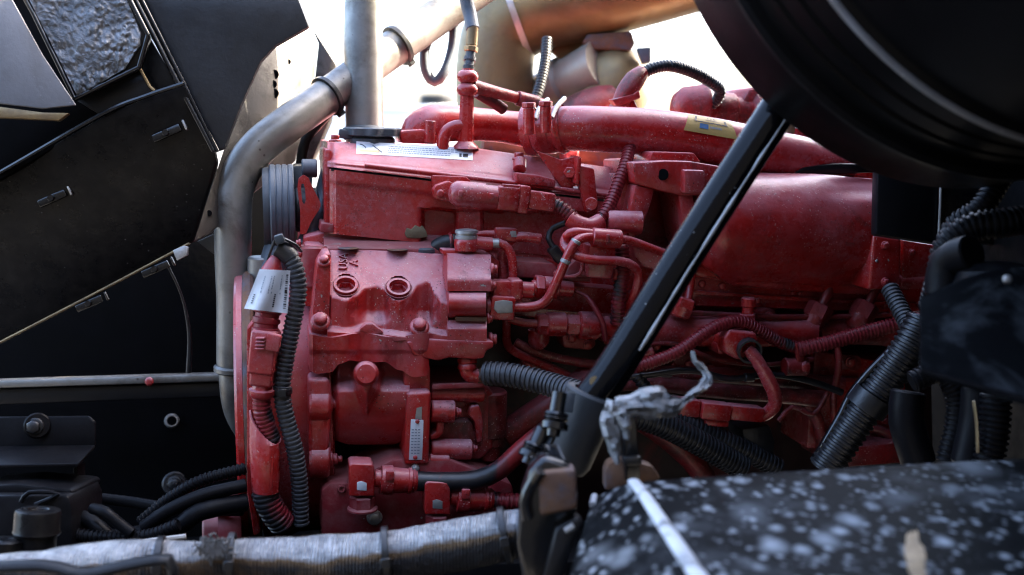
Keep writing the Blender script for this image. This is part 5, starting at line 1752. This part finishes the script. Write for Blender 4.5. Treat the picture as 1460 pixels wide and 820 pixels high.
for (u, v, d, r) in ((232, 792, 1.19, .0255), (333, 785, 1.20, .026), (552, 783, 1.217, .0295), (718, 752, 1.22, .0285)):
    c = P(u, v, d)
    j = min(range(m), key=lambda i: (pts[i] - c).length)
    T.part('zip_tie', tie(T, pts[j], tang[j], r, .0075, hd=-FWD), BLACKPL)
# frayed patch
bm = bmesh.new()
for i in range(160):
    a = P(303 + rnd.gauss(0, 10), 780 + rnd.gauss(0, 6), 1.176)
    d = Vector((rnd.gauss(0, 1), rnd.gauss(0, .4), rnd.gauss(0, .8))).normalized()
    tube([a - d * .005, a + Vector((0, -.003, .003)), a + d * .006 + Vector((0, 0, -.002))], .0009, 5, bm, step=.004)
T.part('frayed_threads', bm, FRAY, kind='stuff')
T = Thing('lower_bracket', 'black curved steel strip in front of the silver sleeve', 'bracket')
T.part('strip', tube(pph([(-60, 812, 1.10), (60, 806, 1.10), (120, 818, 1.10), (180, 806, 1.105), (240, 798, 1.11), (246, 830, 1.11)]), .009, 12, flat=.6), BLACKSATIN)

# ================================================================== hood support rod
T = Thing('support_rod', 'glossy black hood support rod crossing the engine diagonally', 'rod')
r0, r1 = P(838, 576, 1.25), P(1160, 78, 1.25)
ax = (r1 - r0).normalized()
rp = [r0, r0.lerp(r1, .12), r0.lerp(r1, .5), r1]
rp[1] = rp[1] + RIGHT * .004
pts2 = catmull(rp, .01)
tg, fr2 = frames(pts2)
rings = []
for p, t in zip(pts2, tg):
    s = t.cross(-FWD).normalized()
    f = -FWD - t * (-FWD).dot(t)
    f.normalize()
    ring = []
    for q in range(32):
        an = 2 * math.pi * q / 32
        rr = .0212
        x_, y_ = math.cos(an), math.sin(an)
        ring.append(p + s * x_ * rr + f * y_ * rr)
    rings.append(ring)
rd = T.part('tube', skin(rings), ROD)
# sun glint on the rod, built as a thin pale bead
seam = [p + (t.cross(-FWD).normalized() * .0105 + (-FWD) * .0187) for p, t in zip(pts2, tg)]  # path of the glint bead along the rod
T.part('rod_glint', tube(seam[8:], .0019, 10, wob=.9, step=.004), STEEL, rd)  # sun glint bead; seam holds its path
T.part('paint_scratch', lathe(P(848, 544, 1.2325), P(848, 544, 1.2335), [(0, .0005), (0, .006), (1, .006)], 9), BRASS, rd)
T = Thing('rod_socket', 'worn grey socket hose clamped round the lower end of the rod', 'socket')
s0, s1 = P(806, 668, 1.26), P(848, 560, 1.25)
T.part('sleeve', lathe(s0, s1, [(0, .022), (.1, .026), (.7, .029), (.85, .031), (.97, .033), (1, .031), (1, .024), (.8, .023)], 32, cap=False), BOOT)
for (a, b, l_) in (((798, 560), (788, 622), .011), ((775, 612), (752, 662), .011)):
    c0, c1 = P(*a, 1.21), P(*b, 1.20)
    sc = T.part('clamp_bolt', lathe(c0, c1, [(0, .006), (.0, .0085), (.45, .0085), (.46, .013), (.52, .014), (.55, .012), (.6, .014), (.66, .012), (.7, .015), (.84, .015), (.85, .008), (1, .0075)], 20), BLACKGLOSS)
    T.part('clamp_strap', rbox(c0 + RIGHT * .012, c0.lerp(c1, .45) + RIGHT * .012, .010, .006, None, .001), DARKGREY, sc)
T = Thing('hood_latch', 'black greasy latch bracket with a rusty square stop at the bottom', 'latch')
T.part('plate', pp([(742, 712), (756, 668), (776, 650), (812, 662), (824, 690), (822, 735), (800, 752), (806, 830), (748, 840), (736, 776)], 1.10, .05, b=.006, seg=3), BLACKGLOSS)
T.part('square_stop', prism([P(768, 674, 1.085), P(821, 669, 1.085), P(823, 726, 1.085), P(770, 737, 1.085)], FWD * .04, None, .004, 3), RUST)
T.part('torn_tongue', sheet(lambda s, t: P(772 + 24 * s + 20 * t, 634 + 30 * t + 14 * s * t, 1.14 - .02 * t + .01 * math.sin(s * 5)), 8, 8, .003, FWD), BLACKGLOSS)
T.part('grease_lip', tube(pph([(752, 740, 1.09), (748, 715, 1.09), (758, 690, 1.09), (770, 672, 1.085)]), .007, 12, wob=.35), BLACKGLOSS)
T.part('lower_arm', pp([(792, 752), (822, 736), (834, 746), (812, 790), (800, 840), (770, 840)], 1.09, .03, b=.004), BLACKSATIN)
T.part('bright_wear', ep([(0, 0), (1, 0), (1, 1)], 0, .001, b=0) if False else tube(pph([(806, 757, 1.083), (818, 750, 1.083)]), .0035, 8, wob=.3), STEEL)

# torn foil strip on its post
T = Thing('post', 'short black spattered post standing behind the fender', 'post')
T.part('post', pp([(884, 568), (906, 566), (914, 684), (892, 688)], 1.17, .02, b=.003), BLACKGLOSS)
T.part('collar', pp([(888, 652), (914, 650), (916, 664), (890, 666)], 1.165, .03, b=.003), BLACKPL)
T.part('foot', pp([(862, 672), (866, 660), (884, 654), (930, 664), (944, 684), (862, 700)], 1.19, .03, b=.004), RUST)
T = Thing('torn_foil', 'crumpled torn strip of pale foil curling up from the post', 'foil')
def rag(path, wds, seed):
    pts = catmull([P(*p) for p in path], .004)
    m_ = len(pts)
    def f(s, t):
        i = min(m_ - 1, int(s * (m_ - 1) + .5))
        p = pts[i]
        w_ = interp(wds)(s)
        tg_ = (pts[min(m_ - 1, i + 1)] - pts[max(0, i - 1)]).normalized()
        sd_ = tg_.cross(FWD).normalized()
        ns = noise.noise(Vector((s * 9, t * 4, seed))) * .006 + noise.noise(Vector((s * 25, t * 9, seed + 3))) * .007 + .002 * math.sin(t * 16 + s * 7)
        return p + sd_ * (t - .5) * w_ * (1 + .25 * noise.noise(Vector((s * 14, t, seed)))) - FWD * (ns + .010 * math.cos((t - .5) * 3))
    return f
T.part('strip', sheet(rag([(866, 588, 1.15), (895, 578, 1.14), (930, 575, 1.14), (962, 578, 1.15), (990, 560, 1.17), (1008, 542, 1.19), (1002, 525, 1.2), (990, 515, 1.2), (987, 500, 1.2)],
                          [(0, .010), (.12, .024), (.3, .032), (.42, .022), (.52, .008), (.68, .009), (.78, .013), (.9, .007), (1, .003)], 1.5), 46, 7, .0010, FWD), RAGFOIL, smooth=14)
T.part('hanging_flap', sheet(rag([(872, 570, 1.15), (868, 600, 1.145), (874, 630, 1.15), (880, 660, 1.155)], [(0, .010), (.4, .018), (.8, .012), (1, .006)], 4.2), 14, 4, .0010, FWD), RAGFOIL, smooth=14)
T.part('second_flap', sheet(rag([(880, 575, 1.14), (890, 600, 1.135), (894, 625, 1.14)], [(0, .018), (.5, .012), (1, .006)], 8.2), 10, 4, .0010, FWD), RAGFOIL, smooth=14)

# ================================================================== fender in the foreground
HF = .345
def Gp(px, py, dz=0.0):
    r = ray(px, py)
    t = (-HF + dz) / r.z
    return CAM + r * t
T = Thing('fender', 'blurred black fender top with dried water spots in the foreground', 'fender')
def fend(s, t):
    # s across from the crease to the right, t from far edge to near edge
    fl, fr_ = Gp(897, 676), Gp(1700, 634)
    nl, nr = Gp(1120, 1010), Gp(2300, 1010)
    a = fl.lerp(fr_, s)
    b = nl.lerp(nr, s)
    p = a.lerp(b, t)
    p.z += -.030 * max(0, 1 - t / .06) ** 2 + .004 * math.sin(s * 3)
    return p
top = T.part('top_skin', sheet(fend, 60, 40, .004, Vector((0, 0, -1))), FENDER)
def facet(s, t):
    a = Gp(840, 696, -.035).lerp(Gp(897, 676), s)
    b = Gp(720, 1010, -.05).lerp(Gp(1120, 1010), s)
    p = a.lerp(b, t)
    e = 1 - s
    p.z += -.006 * e * e - .03 * max(0, 1 - t / .06) ** 2 - .05 * max(0, (e - .86) / .14) ** 2
    return p
T.part('side_facet', sheet(facet, 24, 40, .004, Vector((0, 0, -1))), FENDER)
def wallf(s, t):
    a = facet(0, s) + Vector((.001, 0, -.004))
    return a + Vector((-.004, 0, -.28 * t))
T.part('side_wall', sheet(wallf, 30, 6, .004, RIGHT), BLACKSATIN)
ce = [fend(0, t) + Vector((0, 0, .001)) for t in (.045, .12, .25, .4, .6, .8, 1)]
T.part('crease_sky_glint', tube(ce, [.006, .007, .008, .008], 16, step=.01, flat=.5), GLINTWHITE, top)  # sky reflection on the crease, built as a white bead
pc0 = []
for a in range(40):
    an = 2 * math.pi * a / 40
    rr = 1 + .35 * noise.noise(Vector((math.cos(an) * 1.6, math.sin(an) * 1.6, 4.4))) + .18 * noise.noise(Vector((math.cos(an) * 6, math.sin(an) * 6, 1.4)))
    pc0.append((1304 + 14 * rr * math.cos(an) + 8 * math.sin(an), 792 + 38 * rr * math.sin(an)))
T.part('warm_glint_patch', prism([Gp(a, b, .0052) for a, b in pc0], Vector((0, 0, -.004)), None, 0), WARMGLINT, top)  # warm sun glint laid on as a thin bronze patch
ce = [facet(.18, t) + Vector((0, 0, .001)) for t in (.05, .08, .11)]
T.part('edge_bead', tube(ce, .0036, 10, step=.01), GLINTWHITE)  # short bead on the facet in the same white as the crease glint

# ================================================================== air cleaner drum, top right
T = Thing('air_cleaner', 'big black ribbed air cleaner drum filling the top right corner', 'air cleaner')
a0 = P(1318, -130, 1.32)
a1 = a0 + (P(1650, -372, 1.0) - a0) * 1.5
RD = .338
PS = 1 / 1.5
prof = [(a * PS if a < 1 else 1, b) for a, b in [(0, .05), (0, RD * .94), (.01, RD * .985), (.03, RD), (.26, RD), (.27, RD * 1.018), (.29, RD * 1.018), (.30, RD * .985), (.38, RD * .985), (.385, RD * .975), (.40, RD * .975),
        (.41, RD * .985), (.47, RD * .985), (.475, RD * .975), (.49, RD * .975), (.50, RD * .985), (.62, RD * .985), (.63, RD * 1.02), (.66, RD * 1.02), (.67, RD), (1, RD), (1.0, .05)]]
T.part('drum', lathe(a0, a1, prof, 128), DRUMBLACK)
def ringp(s, ang, r):
    ax_ = a1 - a0
    x_, y_ = basis(ax_)
    return a0 + ax_ * s + (x_ * math.cos(ang) + y_ * math.sin(ang)) * r
T.part('rim_band', lathe(a0 + (a1 - a0) * .265 * PS, a0 + (a1 - a0) * .295 * PS, [(0, RD * 1.0), (.2, RD * 1.026), (.8, RD * 1.026), (1, RD * 1.0)], 128, cap=False), BLACKSATIN)
T.part('clamp_band', lathe(a0 + (a1 - a0) * .63 * PS, a0 + (a1 - a0) * .66 * PS, [(0, RD * 1.0), (.2, RD * 1.03), (.8, RD * 1.03), (1, RD * 1.0)], 128, cap=False), PALEPAINT)

T = Thing('control_module', 'black rectangular module box beside the intake flange', 'module')
T.part('case', pp([(1253, 190), (1342, 190), (1338, 348), (1249, 335)], 1.48, .025, b=.004), CABLEBLK)
T.part('bracket', pp([(1343, 190), (1440, 190), (1440, 350), (1340, 344)], 1.49, .02, b=.003), HOODBLACK)
T.part('edge', tube(pph([(1342, 200, 1.476), (1341, 280, 1.476), (1338, 346, 1.476)]), .0018, 8), STEEL)
T.part('bracket_tab', pp([(1372, 270), (1392, 272), (1392, 284), (1368, 282)], 1.49, .02, b=.002), CABLEBLK)
for i, (pth, r, lab_, cor) in enumerate((
        ([(1460, 220, 1.3), (1430, 250, 1.3), (1400, 295, 1.3), (1360, 325, 1.32), (1345, 370, 1.33)], .014, 'black ribbed cable sloping below the air cleaner drum', True),
        ([(1480, 310, 1.25), (1430, 318, 1.25), (1385, 325, 1.26), (1352, 350, 1.27), (1340, 400, 1.28), (1330, 440, 1.3)], .017, 'black ribbed cable entering from the right edge', True),
        ([(1300, 545, 1.36), (1340, 530, 1.36), (1362, 560, 1.36), (1364, 600, 1.36), (1350, 660, 1.36)], .014, 'black cable looping below the spattered plate', True),
        ([(1295, 560, 1.42), (1292, 600, 1.42), (1310, 660, 1.42)], .022, 'fat black cable in the shadow beside the thick conduit', False),
        ([(1395, 555, 1.33), (1392, 600, 1.33), (1380, 660, 1.33)], .020, 'smooth black cable standing in the right shadow', False),
        ([(1420, 560, 1.3), (1418, 610, 1.3), (1408, 665, 1.3)], .018, 'ribbed black cable at the far right shadow', True))):
    single('black_cable', lab_, 'cable', loom(pph(pth), r, .0065, 18) if cor else tube(pph(pth), r, 18), CABLEBLK, 'black cables at right')
single('cable_strap', 'thin pale strap hanging between the right cables', 'strap',
       tube(pph([(1388, 572, 1.29), (1392, 600, 1.29), (1394, 645, 1.29)]), .004, 8, flat=.3), BRASS)
SMUDGE = mat('spattered_black_plate', (0.005, 0.0055, 0.006), (0.004, 0.004, 0.005), rough=(0.4, 0.6), stain=(0.08, 0.085, 0.09), stain_scale=11, stain_rng=(0.46, 0.72), spec=0.1)
T = Thing('splash_plate', 'blurred black spattered plate reaching in from the right', 'plate')
def spl(s, t):
    l0, l1 = P(1312, 425, 1.10), P(1312, 528, 1.02)
    q0, q1 = P(1560, 372, 1.12), P(1560, 598, 0.98)
    p = l0.lerp(l1, t).lerp(q0.lerp(q1, t), s)
    return p + Vector((0, 0, .012 * math.sin(s * 4) * (1 - t)))
T.part('plate', sheet(spl, 30, 16, .005, Vector((0, .2, -1))), SMUDGE)
T.part('lip', tube([spl(s / 10, 1) for s in range(11)], .003, 8), CABLEBLK)
T.bolt(0, 0, 0, 0, pos=P(1436, 398, 1.05), direction=-FWD, kind='rivet', name='rivet').scale = (.004,) * 3
T = Thing('cable_boot', 'dark rounded rubber boot above the spattered plate', 'boot')
T.part('boot', lathe(P(1420, 450, 1.22), P(1420, 372, 1.22), [(0, .045), (.5, .046), (.8, .040), (.95, .025), (1, .005)], 32), CABLEBLK)
T.part('neck', tube(pph([(1345, 420, 1.25), (1350, 375, 1.25), (1385, 360, 1.22)]), .02, 20), CABLEBLK)
